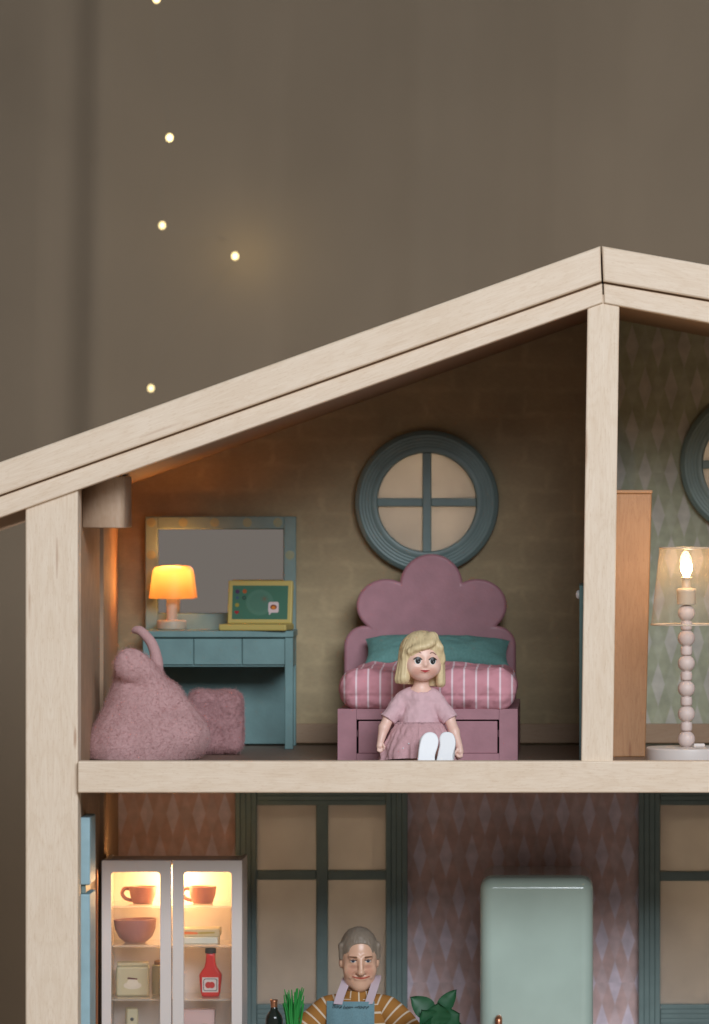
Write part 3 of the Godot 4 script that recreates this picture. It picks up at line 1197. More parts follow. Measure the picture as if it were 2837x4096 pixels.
func build_bed() -> void:
	var o := V(-6.34, -0.28, -12.0)
	var t := thing("bed", "pink toy bed with cloud-shaped headboard and a drawer in its front", "bed", o)
	# headboard outline: a flower-like cloud on broad rounded shoulders
	var lobes := [circle(V2(-6.50, 7.13), 1.44, 1.44), circle(V2(-8.56, 6.20), 1.36, 1.22), circle(V2(-4.40, 6.20), 1.36, 1.22), circle(V2(-6.5, 6.1), 1.9, 1.6), circle(V2(-9.55, 4.35), 0.93, 0.93), circle(V2(-3.55, 4.35), 0.93, 0.93),
		PackedVector2Array([V2(-10.48, 0), V2(-2.62, 0), V2(-2.62, 4.35), V2(-3.55, 5.25), V2(-9.55, 5.25), V2(-10.48, 4.35)])]
	var poly: PackedVector2Array = lobes[6]
	for i in [4, 5, 3, 1, 2, 0]:
		var m := Geometry2D.merge_polygons(poly, lobes[i])
		var best := 0
		for k in m.size():
			if m[k].size() > m[best].size():
				best = k
		poly = m[best]
	var clean := PackedVector2Array()
	for p in poly:
		if clean.is_empty() or (clean[-1].distance_to(p) > 0.035 and clean[0].distance_to(p) > 0.035):
			clean.append(p - V2(o.x, o.y))
	var g := Geo.new()
	g.extrude(clean, -6.3, -5.75, 0.13, 3, Transform2D.IDENTITY)
	obj("headboard", g, M.pink_paint, t)
	# box base; the front is a frame round the drawer
	g = Geo.new()
	var x0 := -10.26 - o.x
	var x1 := -2.42 - o.x
	var top := 1.96 - o.y
	g.box(V(x0, 0.0, 5.55), V(-9.44 - o.x, top, 6.0), 0.002, 1)
	g.box(V(-3.22 - o.x, 0.0, 5.55), V(x1, top, 6.0), 0.002, 1)
	g.box(V(-9.43 - o.x, 1.50 - o.y, 5.56), V(-3.23 - o.x, top, 6.0), 0.002, 1)
	g.box(V(-9.43 - o.x, 0.0, 5.56), V(-3.23 - o.x, 0.30, 6.0), 0.002, 1)
	g.box(V(x0, 0.0, -5.7), V(x0 + 0.5, top, 5.54), 0.04, 2, 2)
	g.box(V(x1 - 0.5, 0.0, -5.7), V(x1, top, 5.54), 0.04, 2, 2)
	g.box(V(x0 + 0.5, 1.0, -5.7), V(x1 - 0.5, 1.3, 5.54), 0.02, 1, 2)
	obj("bed_frame", g, M.pink_paint, t)
	g = Geo.new()
	g.box(V(-9.36 - o.x, 0.303, 5.2), V(-3.30 - o.x, 1.71, 5.96), 0.04, 2)
	obj("drawer", g, M.pink_paint, t)
	g = Geo.new()
	g.box(V(-9.42 - o.x, 0.28, 5.0), V(-3.24 - o.x, 1.77, 5.18), 0.01, 1)
	obj("drawer_gap", g, M.gap, t)

	# striped quilt, plump, spilling over the front edge
	var wob := FastNoiseLite.new()
	wob.seed = 77
	wob.frequency = 0.06
	var st := Paint.new(1024, 8, Color(0.83, 0.585, 0.62))
	for k in 15:
		var x := 34.0 + k * 68.5
		st.rect(x - 5.5, 0, x + 5.5, 8, Color(0.93, 0.83, 0.85))
	var qm := material("striped_cotton", lin(0.98, 0.98, 0.98), 0.8, st.tex(), 0.3)
	qm.normal_enabled = true
	var quilt := func(p: Vector3) -> float:
		var sag := 0.16 * cos(p.x * 0.75) * cos(p.z * 0.5)
		var half := V(3.84 - 0.10 * cos(p.z * 1.1) * absf(p.y), 0.94 + sag * 0.8 - 0.0011 * pow(absf(p.x), 4.0), 4.8)
		var e := p.abs() - (half - V(0.72, 0.72, 0.72))
		var d := e.max(Vector3.ZERO).length() + minf(maxf(e.x, maxf(e.y, e.z)), 0) - 0.72
		# creases pulled in from the corners, and a softly rumpled face
		d += wob.get_noise_3d(p.x * 8, p.y * 10, p.z * 8) * 0.20 + wob.get_noise_3d(p.x * 26, p.y * 14 + 50, p.z * 20) * 0.05
		return d + 0.05 * exp(-pow((p.y + 0.25) / 0.07, 2.0)) * (1.0 if p.z > 3.0 or absf(p.x) > 3.0 else 0.0)
	g = Geo.new()
	g.surf(quilt, V(-4.2, -1.5, -5.1), V(4.2, 1.7, 5.2), 0.115, func(p): return V2((p.x + 3.9) / 7.8, 0.5))
	var q := thing("quilt", "plump pink quilt with thin white stripes folded on the bed", "quilt", V(-6.32, 2.78, -10.45))
	obj("cover", g, qm, q)
	g = Geo.new()
	g.t = Transform3D(Basis(Vector3.RIGHT, deg_to_rad(30)) * Basis(Vector3.FORWARD, deg_to_rad(0.8)), V(0, 0, 0))
	g.cushion(V(0, 0, 0), V(6.6, 1.35, 2.3), wob, 0.16, 40, 0.05, 0.5, 2.4)
	var pl := thing("pillow", "dull teal pillow lying against the pink headboard", "pillow", V(-6.18, 4.08, -16.2))
	obj("pillow_case", g, M.teal_cloth, pl)


# ---------------------------------------------------------------- the girl doll

func build_girl() -> void:
	var o := V(-6.62, -0.28, -3.5)
	var t := thing("person", "doll with blond bob and pink dress sitting against the bed, white soles forward", "doll", o)
	var hc := V(0.10, 4.48, 0.12)  # middle of the head
	var turn := Basis(Vector3.UP, deg_to_rad(13)) * Basis(Vector3.FORWARD, deg_to_rad(2))
	var back := turn.inverse()
	# painted face
	var skin := Color(0.95, 0.785, 0.715)
	var p := Paint.new(320, 320, skin)
	var px := func(x: float, y: float) -> Vector2: return V2(160 + x * 160, 160 - y * 160)
	for s in [-1.0, 1.0]:
		var c: Vector2 = px.call(s * 0.325, -0.02)
		p.ell(c.x, c.y + 76, 34, 26, Color(0.84, 0.57, 0.49), 26, 0.45)
		p.ell(c.x, c.y + 3, 23, 25, Color(0.90, 0.90, 0.88))
		p.ell(c.x + 1, c.y + 0, 18, 25, Color(0.035, 0.035, 0.04))
		p.ell(c.x + 1, c.y + 3, 8, 11, Color(0.04, 0.04, 0.05))
		p.ell(c.x + 7, c.y + 8, 2.4, 3.0, Color(0.88, 0.90, 0.92))
		for k in 9:  # upper lid and lashes
			var f := (k - 4) / 4.0
			p.ell(c.x + f * 25, c.y - 20 + f * f * 13, 5.5, 4.5, Color(0.20, 0.15, 0.13))
		for k in 7:
			var f := (k - 3) / 3.0
			p.ell(c.x + f * 20 + s * 2, c.y - 54 + f * f * 7 + f * s * 4, 4.5, 2.8, Color(0.34, 0.18, 0.14), 2, 1.0)
	var mo: Vector2 = px.call(0.0, -0.47)
	for k in 11:
		var f := (k - 5) / 5.0
		p.ell(mo.x + f * 27, mo.y - 3 + absf(f) * -2 + (0 if absf(f) > 0.15 else 2), 5, 5.5 * (1.15 - absf(f)), Color(0.72, 0.25, 0.25))
		p.ell(mo.x + f * 22, mo.y + 5 - absf(f) * 4, 5, 6.5 * (1.1 - absf(f)), Color(0.78, 0.30, 0.30))
	p.line(mo - V2(30, 3), mo + V2(30, -3), 1.5, Color(0.55, 0.15, 0.16), 1.5, 0.7)
	var fm := material("girl_skin", lin(0.98, 0.98, 0.98), 0.4, p.tex())
	fm.texture_repeat = false
	fm.subsurf_scatter_enabled = true
	fm.subsurf_scatter_strength = 0.04
	var uvf := func(q: Vector3) -> Vector2:
		var w := back * (q - hc)
		if w.z < 0.15 or q.y < 3.3:
			return V2(0.01, 0.01)
		return V2(0.5 + w.x / 2, 0.5 - w.y / 2)
	var head := Sdf.new()
	head.ell(V(0, 0.22, -0.08), V(0.84, 0.88, 0.86), 0.2)
	head.ell(V(0, -0.24, 0.12), V(0.74, 0.66, 0.68), 0.35)
	head.ell(V(0, -0.68, 0.38), V(0.26, 0.17, 0.22), 0.25)
	for s in [-1.0, 1.0]:
		head.ell(V(s * 0.40, -0.36, 0.45), V(0.28, 0.26, 0.25), 0.3)
		head.ell(V(s * 0.33, -0.02, 0.86), V(0.20, 0.17, 0.10), 0.15, true)
		head.ell(V(s * 0.325, -0.02, 0.66), V(0.2, 0.2, 0.13), 0.06)
	head.ell(V(0, -0.19, 0.83), V(0.085, 0.10, 0.10), 0.12)
	head.ell(V(0, -0.46, 0.76), V(0.17, 0.075, 0.07), 0.08)
	var hf := func(q: Vector3) -> float: return head.d(back * (q - hc))
	var body := Sdf.new()
	body.cap(V(0.06, 2.6, -0.1), V(0.08, 3.9, 0.0), 0.36, 0.32, 0.1)
	body.cap(V(0, 0.75, 0), V(0, 2.75, -0.05), 0.78, 0.55, 0.2)
	body.cap(V(-0.5, 2.85, -0.05), V(0.55, 2.85, -0.05), 0.36, 0.36, 0.2)
	# arms, forearms and small closed hands with a thumb
	var arms := [[V(-0.78, 2.78, 0), V(-1.30, 2.0, 0.25), V(-1.52, 1.55, 0.45), V(-1.66, 0.95, 0.65)], [V(0.80, 2.72, 0), V(1.28, 1.95, 0.3), V(1.50, 1.40, 0.55), V(1.74, 0.72, 0.9)]]
	for a in arms:
		body.cap(a[0], a[1], 0.30, 0.25, 0.12)
		body.cap(a[1], a[2], 0.25, 0.23, 0.1)
		body.cap(a[2], a[3], 0.23, 0.155, 0.1)
	# legs straight out under the skirt
	for s in [[-0.42, 0.42], [0.42, 1.2]]:
		body.cap(V(s[0], 0.45, 0.1), V(lerpf(s[0], s[1], 0.5), 0.42, 1.2), 0.48, 0.34, 0.15)
		body.cap(V(lerpf(s[0], s[1], 0.5), 0.42, 1.2), V(s[1], 0.36, 2.3), 0.34, 0.24, 0.1)
	var g := Geo.new()
	g.surf(hf, hc - V(1.15, 1.15, 1.15), hc + V(1.15, 1.3, 1.15), 0.045, uvf)
	g.surf(func(q): return body.d(q), V(-2.1, -0.15, -1.0), V(2.2, 4.1, 2.7), 0.085, func(_q): return V2(0.01, 0.01))
	for i in 2:
		var hand := Sdf.new()
		var w: Vector3 = arms[i][3]
		var s := -1.0 if i == 0 else 1.0
		hand.cap(w + V(0, 0.1, -0.03), w + V(s * 0.03, -0.18, 0.06), 0.13, 0.15, 0.06)
		for f in 4:  # fingers side by side, bent inward
			var r0 := w + V(s * (0.10 - f * 0.065), -0.26, 0.12 - f * 0.01)
			var l := [0.15, 0.19, 0.18, 0.13][f] as float
			hand.cap(r0, r0 + V(0, -l * 0.7, 0.05), 0.05, 0.046, 0.03)
			hand.cap(r0 + V(0, -l * 0.7, 0.05), r0 + V(-s * 0.03, -l, -0.03), 0.046, 0.04, 0.02)
		hand.cap(w + V(-s * 0.08, -0.05, 0.1), w + V(-s * 0.17, -0.2, 0.2), 0.055, 0.05, 0.04)
		hand.cap(w + V(-s * 0.17, -0.2, 0.2), w + V(-s * 0.15, -0.31, 0.2), 0.05, 0.04, 0.02)
		g.surf(func(q): return hand.d(q), w - V(0.42, 0.62, 0.35), w + V(0.42, 0.35, 0.5), 0.028, func(_q): return V2(0.01, 0.01))
	obj("body", g, fm, t)

	# hair: a moulded bob, parted at the top right, with a fringe swept to the left
	var hair := Sdf.new()
	hair.ell(V(0, 0.27, -0.16), V(0.97, 0.98, 0.95), 0.1)
	hair.cap(V(-0.78, 0.1, 0.0), V(-0.92, -0.85, 0.12), 0.24, 0.29, 0.16)
	hair.cap(V(-0.74, 0.35, 0.28), V(-0.80, -0.80, 0.30), 0.17, 0.25, 0.14)
	hair.cap(V(0.78, 0.1, 0.0), V(0.84, -1.0, 0.10), 0.24, 0.20, 0.16)
	hair.cap(V(0.72, 0.4, 0.30), V(0.82, -0.95, 0.25), 0.16, 0.17, 0.14)
	hair.cap(V(-0.5, -0.2, -0.62), V(-0.62, -1.0, -0.5), 0.4, 0.3, 0.2)
	hair.cap(V(0.5, -0.2, -0.62), V(0.6, -1.02, -0.5), 0.4, 0.3, 0.2)
	hair.cap(V(0, -0.2, -0.7), V(0, -0.95, -0.62), 0.4, 0.32, 0.2)
	var cutf := Sdf.new()  # the face is left open below the fringe
	cutf.ell(V(0.06, -0.42, 0.95), V(0.60, 0.90, 0.9), 0.02)
	var fringe := Sdf.new()
	for q in [[V(-0.80, 0.10, 0.30), 0.17], [V(-0.66, 0.34, 0.58), 0.15], [V(-0.42, 0.48, 0.74), 0.14], [V(-0.15, 0.55, 0.82), 0.13], [V(0.10, 0.63, 0.83), 0.12], [V(0.30, 0.74, 0.74), 0.12]]:
		fringe.cap(V(0.36, 0.95, 0.30), q[0], 0.14, q[1], 0.22)
	fringe.cap(V(0.38, 0.94, 0.30), V(0.66, 0.55, 0.56), 0.14, 0.12, 0.2)
	fringe.cap(V(0.66, 0.55, 0.56), V(0.82, 0.0, 0.36), 0.13, 0.16, 0.2)
	var strands := FastNoiseLite.new()
	strands.seed = 3
	strands.frequency = 1.0
	var hairf := func(q0: Vector3) -> float:
		var q: Vector3 = back * (q0 - hc)
		var a := hair.d(q)
		var c := -cutf.d(q)
		var hh := maxf(0.12 - absf(a - c), 0) / 0.12
		a = maxf(a, c) + hh * hh * 0.03
		var b := fringe.d(q)
		var ang := atan2(q.x, q.z + 0.2)
		var w := strands.get_noise_2d(ang * 7.0 + q.x * 1.5, q.y * 0.5) * 0.028 + strands.get_noise_2d(ang * 20.0 + q.y * 0.8, q.y * 0.4) * 0.008
		hh = maxf(0.1 - absf(a - b), 0) / 0.1
		return maxf(minf(a, b) - hh * hh * 0.025 + w, -1.13 - q.y + q.x * -0.06)
	g = Geo.new()
	g.surf(hairf, hc - V(1.4, 1.4, 1.4), hc + V(1.4, 1.45, 1.3), 0.05)
	obj("hair", g, M.blond, t)

	# shirt: body and short flared sleeves
	var sh := Sdf.new()
	sh.cap(V(0, 1.75, 0.02), V(0, 2.65, -0.05), 0.86, 0.66, 0.12)
	sh.cap(V(-0.5, 2.82, -0.05), V(0.55, 2.82, -0.05), 0.44, 0.44, 0.2)
	sh.cap(V(-0.68, 2.78, 0), V(-1.40, 1.85, 0.28), 0.37, 0.385, 0.10)
	sh.cap(V(0.72, 2.74, 0), V(1.38, 1.78, 0.32), 0.37, 0.385, 0.10)
	var creases := FastNoiseLite.new()
	creases.seed = 14
	creases.frequency = 0.9
	var shf := func(q: Vector3) -> float:
		var a: float = sh.d(q) + creases.get_noise_3d(q.x * 1.6, q.y * 0.9, q.z) * 0.09
		if absf(q.x) > 0.95:  # sleeve hems
			var s := signf(q.x)
			a = maxf(a, (q - V(s * 1.36, 1.88, 0.28)).dot(V(s * 0.55, -0.80, 0.2).normalized()))
		else:
			a = maxf(a, 1.66 - q.y)
		return maxf(a, -((q - V(0.06, 3.32, 0.05)).length() - 0.46))
	g = Geo.new()
	g.surf(shf, V(-2.1, 1.4, -1.2), V(2.1, 3.5, 1.2), 0.06)
	obj("shirt", g, M.pink_shirt, t)

	# skirt: gathered tulle lying over the legs
	g = Geo.new()
	var pts := PackedVector3Array()
	var nu := 145
	var nv := 22
	for j in nv:
		var f := float(j) / (nv - 1)
		for i in nu:
			var a := TAU * i / (nu - 1)
			var fold := sin(a * 19 + 3.0 * creases.get_noise_2d(f * 3.0, a * 2.0)) * (0.015 + 0.03 * f) + sin(a * 31 + 1.3) * 0.025 * f + creases.get_noise_2d(cos(a) * 4 + f * 2, sin(a) * 4) * 0.22 * f
			if f < 0.16:
				fold = sin(a * 27 + f * 50) * 0.06 + creases.get_noise_2d(a * 9, f * 30) * 0.08  # the ruffled waist
			var rx := lerpf(0.86, 1.74, pow(f, 0.75))
			var rz := lerpf(0.80, 1.50, pow(f, 0.85))
			var low := lerpf(0.04, 0.42, clampf(cos(a) * 0.6 + 0.1, 0, 1))
			var y := lerpf(1.80, low, pow(f, 1.05 if cos(a) < 0 else 1.25)) + 0.18 * sin(f * PI) * maxf(0, cos(a))
			pts.append(V((rx + fold) * sin(a), y, 0.05 + (rz + fold) * cos(a) + f * 0.25))
	g.grid(pts, nu, nv, true, 1, 1, true)
	var sk := obj("skirt", g, M.tulle, t)
	for q in [[-0.22, 1.32, 1.15], [-0.02, 1.36, 1.2], [-0.42, 0.92, 1.52], [-0.66, 0.72, 1.55], [-0.95, 0.42, 1.45], [0.22, 1.30, 1.18]]:
		var bead := Geo.new()
		bead.ball(V(q[0], q[1], q[2]), V(0.035, 0.035, 0.035), 8, 6)
		obj("bead", bead, M.knob_white, sk)

	# shoes: white soles turned to the viewer
	for i in 2:
		var sp := PackedVector2Array()
		for p2 in ([V2(-0.30, -0.72), V2(0.34, -0.72), V2(0.40, -0.3), V2(0.52, 0.1), V2(0.54, 0.38), V2(0.44, 0.6), V2(0.24, 0.70), V2(0.0, 0.66), V2(-0.17, 0.48), V2(-0.27, 0.15), V2(-0.32, -0.25)] if i == 0 else [V2(-0.36, -0.72), V2(0.28, -0.72), V2(0.32, -0.3), V2(0.42, 0.1), V2(0.41, 0.4), V2(0.30, 0.63), V2(0.08, 0.71), V2(-0.14, 0.66), V2(-0.26, 0.45), V2(-0.25, 0.15), V2(-0.33, -0.25)]):
			sp.append(p2)
		var fine := PackedVector2Array()
		for k in sp.size():
			for e in 5:
				fine.append(sp[k].cubic_interpolate(sp[(k + 1) % sp.size()], sp[(k + sp.size() - 1) % sp.size()], sp[(k + 2) % sp.size()], e / 5.0))
		var sg := Geo.new()
		var at := V(0.33, 0.76, 2.5) if i == 0 else V(1.18, 0.76, 2.55)
		sg.t = Transform3D(Basis(Vector3.RIGHT, deg_to_rad(-8)) * Basis(Vector3.UP, deg_to_rad(7 if i == 0 else -4)), at)
		sg.extrude(fine, -0.16, 0.08, 0.05, 3, Transform2D.IDENTITY)
		var up := Sdf.new()
		up.cap(V(0.03, -0.42, -0.3), V(0.08, 0.3, -0.2), 0.32, 0.34, 0.1)
		sg.surf(func(q): return maxf(up.d(q), q.z + 0.1), V(-0.6, -1.0, -0.9), V(0.7, 0.9, 0.1), 0.07)
		sg.t = Transform3D()
		obj("shoe", sg, M.shoe_white, t)


# ---------------------------------------------------------------- right-hand room

func build_right_room() -> void:
	var t := thing("cupboard", "tall plain brown wooden cupboard beside the centre post of the dolls' house", "cupboard", V(2.5, -0.28, -9.0))
	var g := Geo.new()
	g.extrude(PackedVector2Array([V2(-0.85, 0), V2(0.68, 0), V2(0.97, 11.62), V2(-0.85, 11.62)]), -6.0, 0.0, 0.05, 2, Transform2D(Vector2(0, 1 / 6.0), Vector2(1 / 45.0, 0), Vector2(0.2, 0.9)), false)
	obj("side_panel", g, M.oak, t)
	g = Geo.new()
	g.box(V(-0.9, 11.62, -6.05), V(1.0, 11.78, 0.06), 0.05, 2)
	obj("top", g, M.oak, t)

	var o := V(4.89, -0.28, -4.0)
	t = thing("floor_lamp", "lit floor lamp with beaded pink stem and clear shade on round white base", "floor lamp", o)
	g = Geo.new()
	g.lathe(PackedVector2Array([V2(0, 0), V2(1.70, 0), V2(1.76, 0.06), V2(1.76, 0.60), V2(1.70, 0.68), V2(0, 0.69)]), Vector3.ZERO, 64)
	obj("base", g, M.white_lacquer, t)
	g = Geo.new()
	g.rbox(V(0.55, 0.76, 0.1), V(0.5, 0.16, 0.3), 0.06, 2)
	obj("switch", g, M.white_lacquer, t)
	var prof := PackedVector2Array()
	prof.append(V2(0.2, 0.69))
	var y := 0.69
	for k in 6:  # big and small beads one above the other
		for i in 9:
			var a := -PI / 2 * 0.83 + PI * 0.83 * i / 8
			prof.append(V2(0.375 * cos(a) + 0.0, y + 0.33 + 0.37 * sin(a)))
		y += 0.66
		if k < 5:
			for i in 5:
				var a := -PI / 2 * 0.7 + PI * 0.7 * i / 4
				prof.append(V2(0.20 + 0.055 * cos(a), y + 0.215 + 0.22 * sin(a)))
			y += 0.43
	g = Geo.new()
	g.lathe(prof, Vector3.ZERO, 28)
	obj("stem", g, M.white_paint, t)
	g = Geo.new()
	g.lathe(PackedVector2Array([V2(0.38, 6.85), V2(0.41, 6.9), V2(0.40, 7.35), V2(0.43, 7.4), V2(0.43, 7.52), V2(0.3, 7.56), V2(0.18, 7.6), V2(0.17, 7.95), V2(0.24, 7.97), V2(0.24, 8.03), V2(0, 8.05)]), V(0, -0.02, 0), 28)
	obj("socket", g, M.cream_plastic, t)
	g = Geo.new()
	g.lathe(PackedVector2Array([V2(0.12, 8.03), V2(0.15, 8.12), V2(0.24, 8.3), V2(0.26, 8.48), V2(0.20, 8.68), V2(0.09, 8.82), V2(0, 8.86)]), Vector3.ZERO, 20)
	obj("bulb", g, M.filament_bulb, t)
	lamp_light("floor_lamp_glow", o + V(0, 8.5, 0), lin(1.0, 0.62, 0.28), 0.0002)
	g = Geo.new()
	g.lathe(PackedVector2Array([V2(1.52, 5.97), V2(1.16, 9.22), V2(1.12, 9.30), V2(0.35, 9.33)]), Vector3.ZERO, 64)
	var shade := obj("lamp_shade", g, M.clear_shade, t)
	material("rim_plastic", lin(0.62, 0.52, 0.40), 0.15)
	for e in [[1.52, 5.97], [1.145, 9.28]]:
		g = Geo.new()
		var ring := PackedVector3Array()
		for i in 65:
			ring.append(V(e[0] * sin(TAU * i / 64), e[1], e[0] * cos(TAU * i / 64)))
		g.tube(ring, PackedFloat32Array([0.035]), 8, false)
		obj("rim", g, M.rim_plastic, shade)


# ---------------------------------------------------------------- kitchen

func cab(lo: Vector3, hi: Vector3, g: Geo, r := 0.05) -> void:
	g.box(lo - V(-17.74, -21.0, -12.5), hi - V(-17.74, -21.0, -12.5), r, 2)


func build_cabinet() -> void:
	var o := V(-17.74, -21.0, -12.5)
	var t := thing("display_cabinet", "tall white lit display cabinet with two glazed doors in the kitchen corner", "cabinet", o)
	var x0 := -20.84
	var x1 := -14.64
	var top := -4.88
	var g := Geo.new()
	cab(V(x0, -21, -13.4), V(x0 + 0.22, top, -9.95), g)
	cab(V(x1 - 0.22, -21, -13.4), V(x1, top, -9.95), g)
	cab(V(x0 + 0.22, -21, -13.4), V(x1 - 0.22, -5.4, -13.2), g, 0.02)
	cab(V(x0 + 0.22, top - 0.24, -12.6), V(x1 - 0.22, top, -9.95), g)
	cab(V(x0 + 0.22, -21, -13.2), V(x1 - 0.22, -20.5, -9.95), g)
	obj("carcass", g, M.white_lacquer, t)
	for y in [-6.93, -8.68, -11.06, -14.0, -17.0]:
		g = Geo.new()
		cab(V(x0 + 0.23, y - 0.10, -13.18), V(x1 - 0.23, y, -10.2), g, 0.02)
		obj("shelf", g, M.clear_shelf, t)
	for i in 2:
		var a := x0 if i == 0 else -17.71
		var b := -17.77 if i == 0 else x1
		var pa := -20.43 if i == 0 else -17.22
		var pb := -18.26 if i == 0 else -15.10
		# a frame with rounded upper corners, cut from one sheet
		var hole := PackedVector2Array()
		for k in 7:
			var w := PI / 2 * k / 6
			hole.append(V2(pb - 0.16 + 0.16 * sin(w + 0), -5.55 + 0.16 * cos(w)))
		hole.append(V2(pb, -20.2))
		hole.append(V2(pa, -20.2))
		for k in 7:
			var w := -PI / 2 + PI / 2 * k / 6
			hole.append(V2(pa + 0.16 + 0.16 * sin(w), -5.55 + 0.16 * cos(w)))
		g = Geo.new()
		g.t = Transform3D(Basis.IDENTITY, -o)
		var mx := (pa + pb) / 2
		# left and right halves of the frame meet in the middle of the rails
		for half in 2:
			var poly := PackedVector2Array()
			if half == 0:
				poly = PackedVector2Array([V2(mx, top), V2(a, top), V2(a, -20.9), V2(mx, -20.9), V2(mx, -20.2), V2(pa, -20.2)])
				for k in range(9, hole.size()):
					poly.append(hole[k])
				poly.append(V2(mx, -5.39))
			else:
				poly = PackedVector2Array([V2(mx, -5.39)])
				for k in range(0, 8):
					poly.append(hole[k])
				poly.append_array(PackedVector2Array([V2(mx, -20.2), V2(mx, -20.9), V2(b, -20.9), V2(b, top), V2(mx, top)]))
			g.extrude(poly, -9.88, -9.5, 0.003, 1, Transform2D.IDENTITY, false)
		var door := obj("door", g, M.white_lacquer, t)
		g = Geo.new()
		cab(V(pa - 0.1, -20.3, -9.74), V(pb + 0.1, -5.3, -9.72), g, 0.002)
		obj("pane", g, M.clear_plastic, door)
	g = Geo.new()
	cab(V(-19.2, -5.24, -12.4), V(-16.3, -5.13, -11.6), g, 0.02)
	obj("led_light", g, M.led, t)
	lamp_light("cabinet_glow", V(-17.74, -5.9, -11.8), lin(1.0, 0.64, 0.29), 0.0014)
	g = Geo.new()
	g.tube(curve([V(-20.98, -5.2, -8.6), V(-20.97, -9, -8.6), V(-20.98, -14, -8.62), V(-20.97, -20.9, -8.6)]), PackedFloat32Array([0.05]), 8)
	g.tube(PackedVector3Array([V(-21.2, -5.25, -8.6), V(-20.95, -5.25, -8.6)]), PackedFloat32Array([0.06]), 8)
	tag(obj("cord", g, M.copper), "thin copper-coloured cord running down the wall left of the cabinet", "cord")

	# crockery
	var spots := [[-19.2, "left-hand terracotta cup, in the cabinet's left door above the bowl"], [-16.52, "right-hand terracotta cup, in the cabinet's right door above the cream box"]]
	for s in spots:
		t = thing("cup", s[1], "cup", V(s[0], -6.93, -11.6), -4, "terracotta cups in the cabinet")
		g = Geo.new()
		g.lathe(PackedVector2Array([V2(0, 0), V2(0.42, 0), V2(0.46, 0.05), V2(0.56, 0.35), V2(0.62, 0.74), V2(0.60, 0.76), V2(0.56, 0.74), V2(0.50, 0.35), V2(0.40, 0.1), V2(0, 0.08)]), Vector3.ZERO, 32)
		obj("bowl", g, M.terracotta, t)
		g = Geo.new()
		var path := curve([V(-0.50, 0.62, 0), V(-0.78, 0.66, 0), V(-0.92, 0.45, 0), V(-0.78, 0.22, 0), V(-0.46, 0.12, 0)], 6)
		g.tube(path, PackedFloat32Array([0.085]), 10)
		obj("handle", g, M.terracotta, t)
	g = Geo.new()
	g.lathe(PackedVector2Array([V2(0, 0), V2(0.42, 0), V2(0.5, 0.05), V2(0.74, 0.25), V2(0.90, 0.6), V2(0.96, 1.03), V2(0.93, 1.05), V2(0.89, 1.02), V2(0.82, 0.6), V2(0.66, 0.3), V2(0.4, 0.12), V2(0, 0.1)]), Vector3.ZERO, 40)
	var bo := obj("bowl", g, M.plum_bowl)
	bo.position = V(-19.5, -8.68, -11.6) * CM
	bo.rotation_degrees.z = 2.0
	tag(bo, "plum-brown mixing bowl on the cabinet's second shelf", "bowl")
	# cream box on a pale blue tray
	t = thing("tray", "pale blue-grey tray under the cream box in the cabinet's right door", "tray", V(-16.65, -8.68, -11.5))
	g = Geo.new()
	g.box(V(-0.92, 0, -0.7), V(0.86, 0.30, 0.7), 0.05, 2)
	obj("slab", g, M.pale_blue, t)
	t = thing("box", "low cream box with an orange and green stripe, lying on a tray", "box", V(-16.62, -8.38, -11.6))
	g = Geo.new()
	g.box(V(-0.93, 0, -0.65), V(0.90, 0.36, 0.65), 0.04, 2)
	obj("carton", g, M.cream, t)
	var p := Paint.new(160, 32, lin(0.48, 0.42, 0.26))
	p.line(V2(20, 16), V2(70, 14), 7, Color(0.78, 0.40, 0.18), 5)
	p.line(V2(80, 15), V2(140, 17), 5, Color(0.60, 0.55, 0.25), 4)
	g = Geo.new()
	g.grid(PackedVector3Array([V(-0.88, 0.04, 0.654), V(0.86, 0.04, 0.654), V(-0.88, 0.32, 0.654), V(0.86, 0.32, 0.654)]), 2, 2)
	obj("printed_stripe", g, material("stripe_print", lin(1, 1, 1), 0.6, p.tex()), t)

	# canister with a picture, and a tall cream jar
	t = thing("canister", "cream canister with a small picture of a cup on the cabinet's third shelf", "canister", V(-19.65, -11.06, -11.8), 3)
	g = Geo.new()
	g.box(V(-0.74, 0, -0.5), V(0.74, 1.34, 0.5), 0.12, 3)
	g.box(V(-0.70, 1.34, -0.46), V(0.70, 1.50, 0.46), 0.06, 2)
	obj("tin", g, M.cream, t)
	p = Paint.new(128, 128, lin(0.48, 0.42, 0.26))
	p.ell(64, 84, 42, 20, Color(0.80, 0.76, 0.68), 3)
	p.ell(64, 70, 26, 22, Color(0.82, 0.78, 0.70), 3)
	p.line(V2(44, 46), V2(84, 50), 4.5, Color(0.34, 0.10, 0.10), 3)
	g = Geo.new()
	g.grid(PackedVector3Array([V(-0.6, 0.12, 0.504), V(0.6, 0.12, 0.504), V(-0.6, 1.2, 0.504), V(0.6, 1.2, 0.504)]), 2, 2)
	for i in 4:
		g.uv[i].y = 1 - g.uv[i].y
	obj("picture", g, material("cup_print", lin(1, 1, 1), 0.6, p.tex()), t)
	t = thing("jar", "slim cream jar half behind the cabinet's left door frame", "jar", V(-18.42, -11.06, -12.1))
	g = Geo.new()
	g.lathe(PackedVector2Array([V2(0, 0), V2(0.36, 0), V2(0.4, 0.05), V2(0.4, 1.3), V2(0.36, 1.36), V2(0, 1.36)]), Vector3.ZERO, 28)
	obj("jar_body", g, M.cream, t)
	g = Geo.new()
	g.lathe(PackedVector2Array([V2(0.3, 1.36), V2(0.3, 1.5), V2(0.26, 1.54), V2(0, 1.54)]), Vector3.ZERO, 24)
	obj("lid", g, M.oak, t)

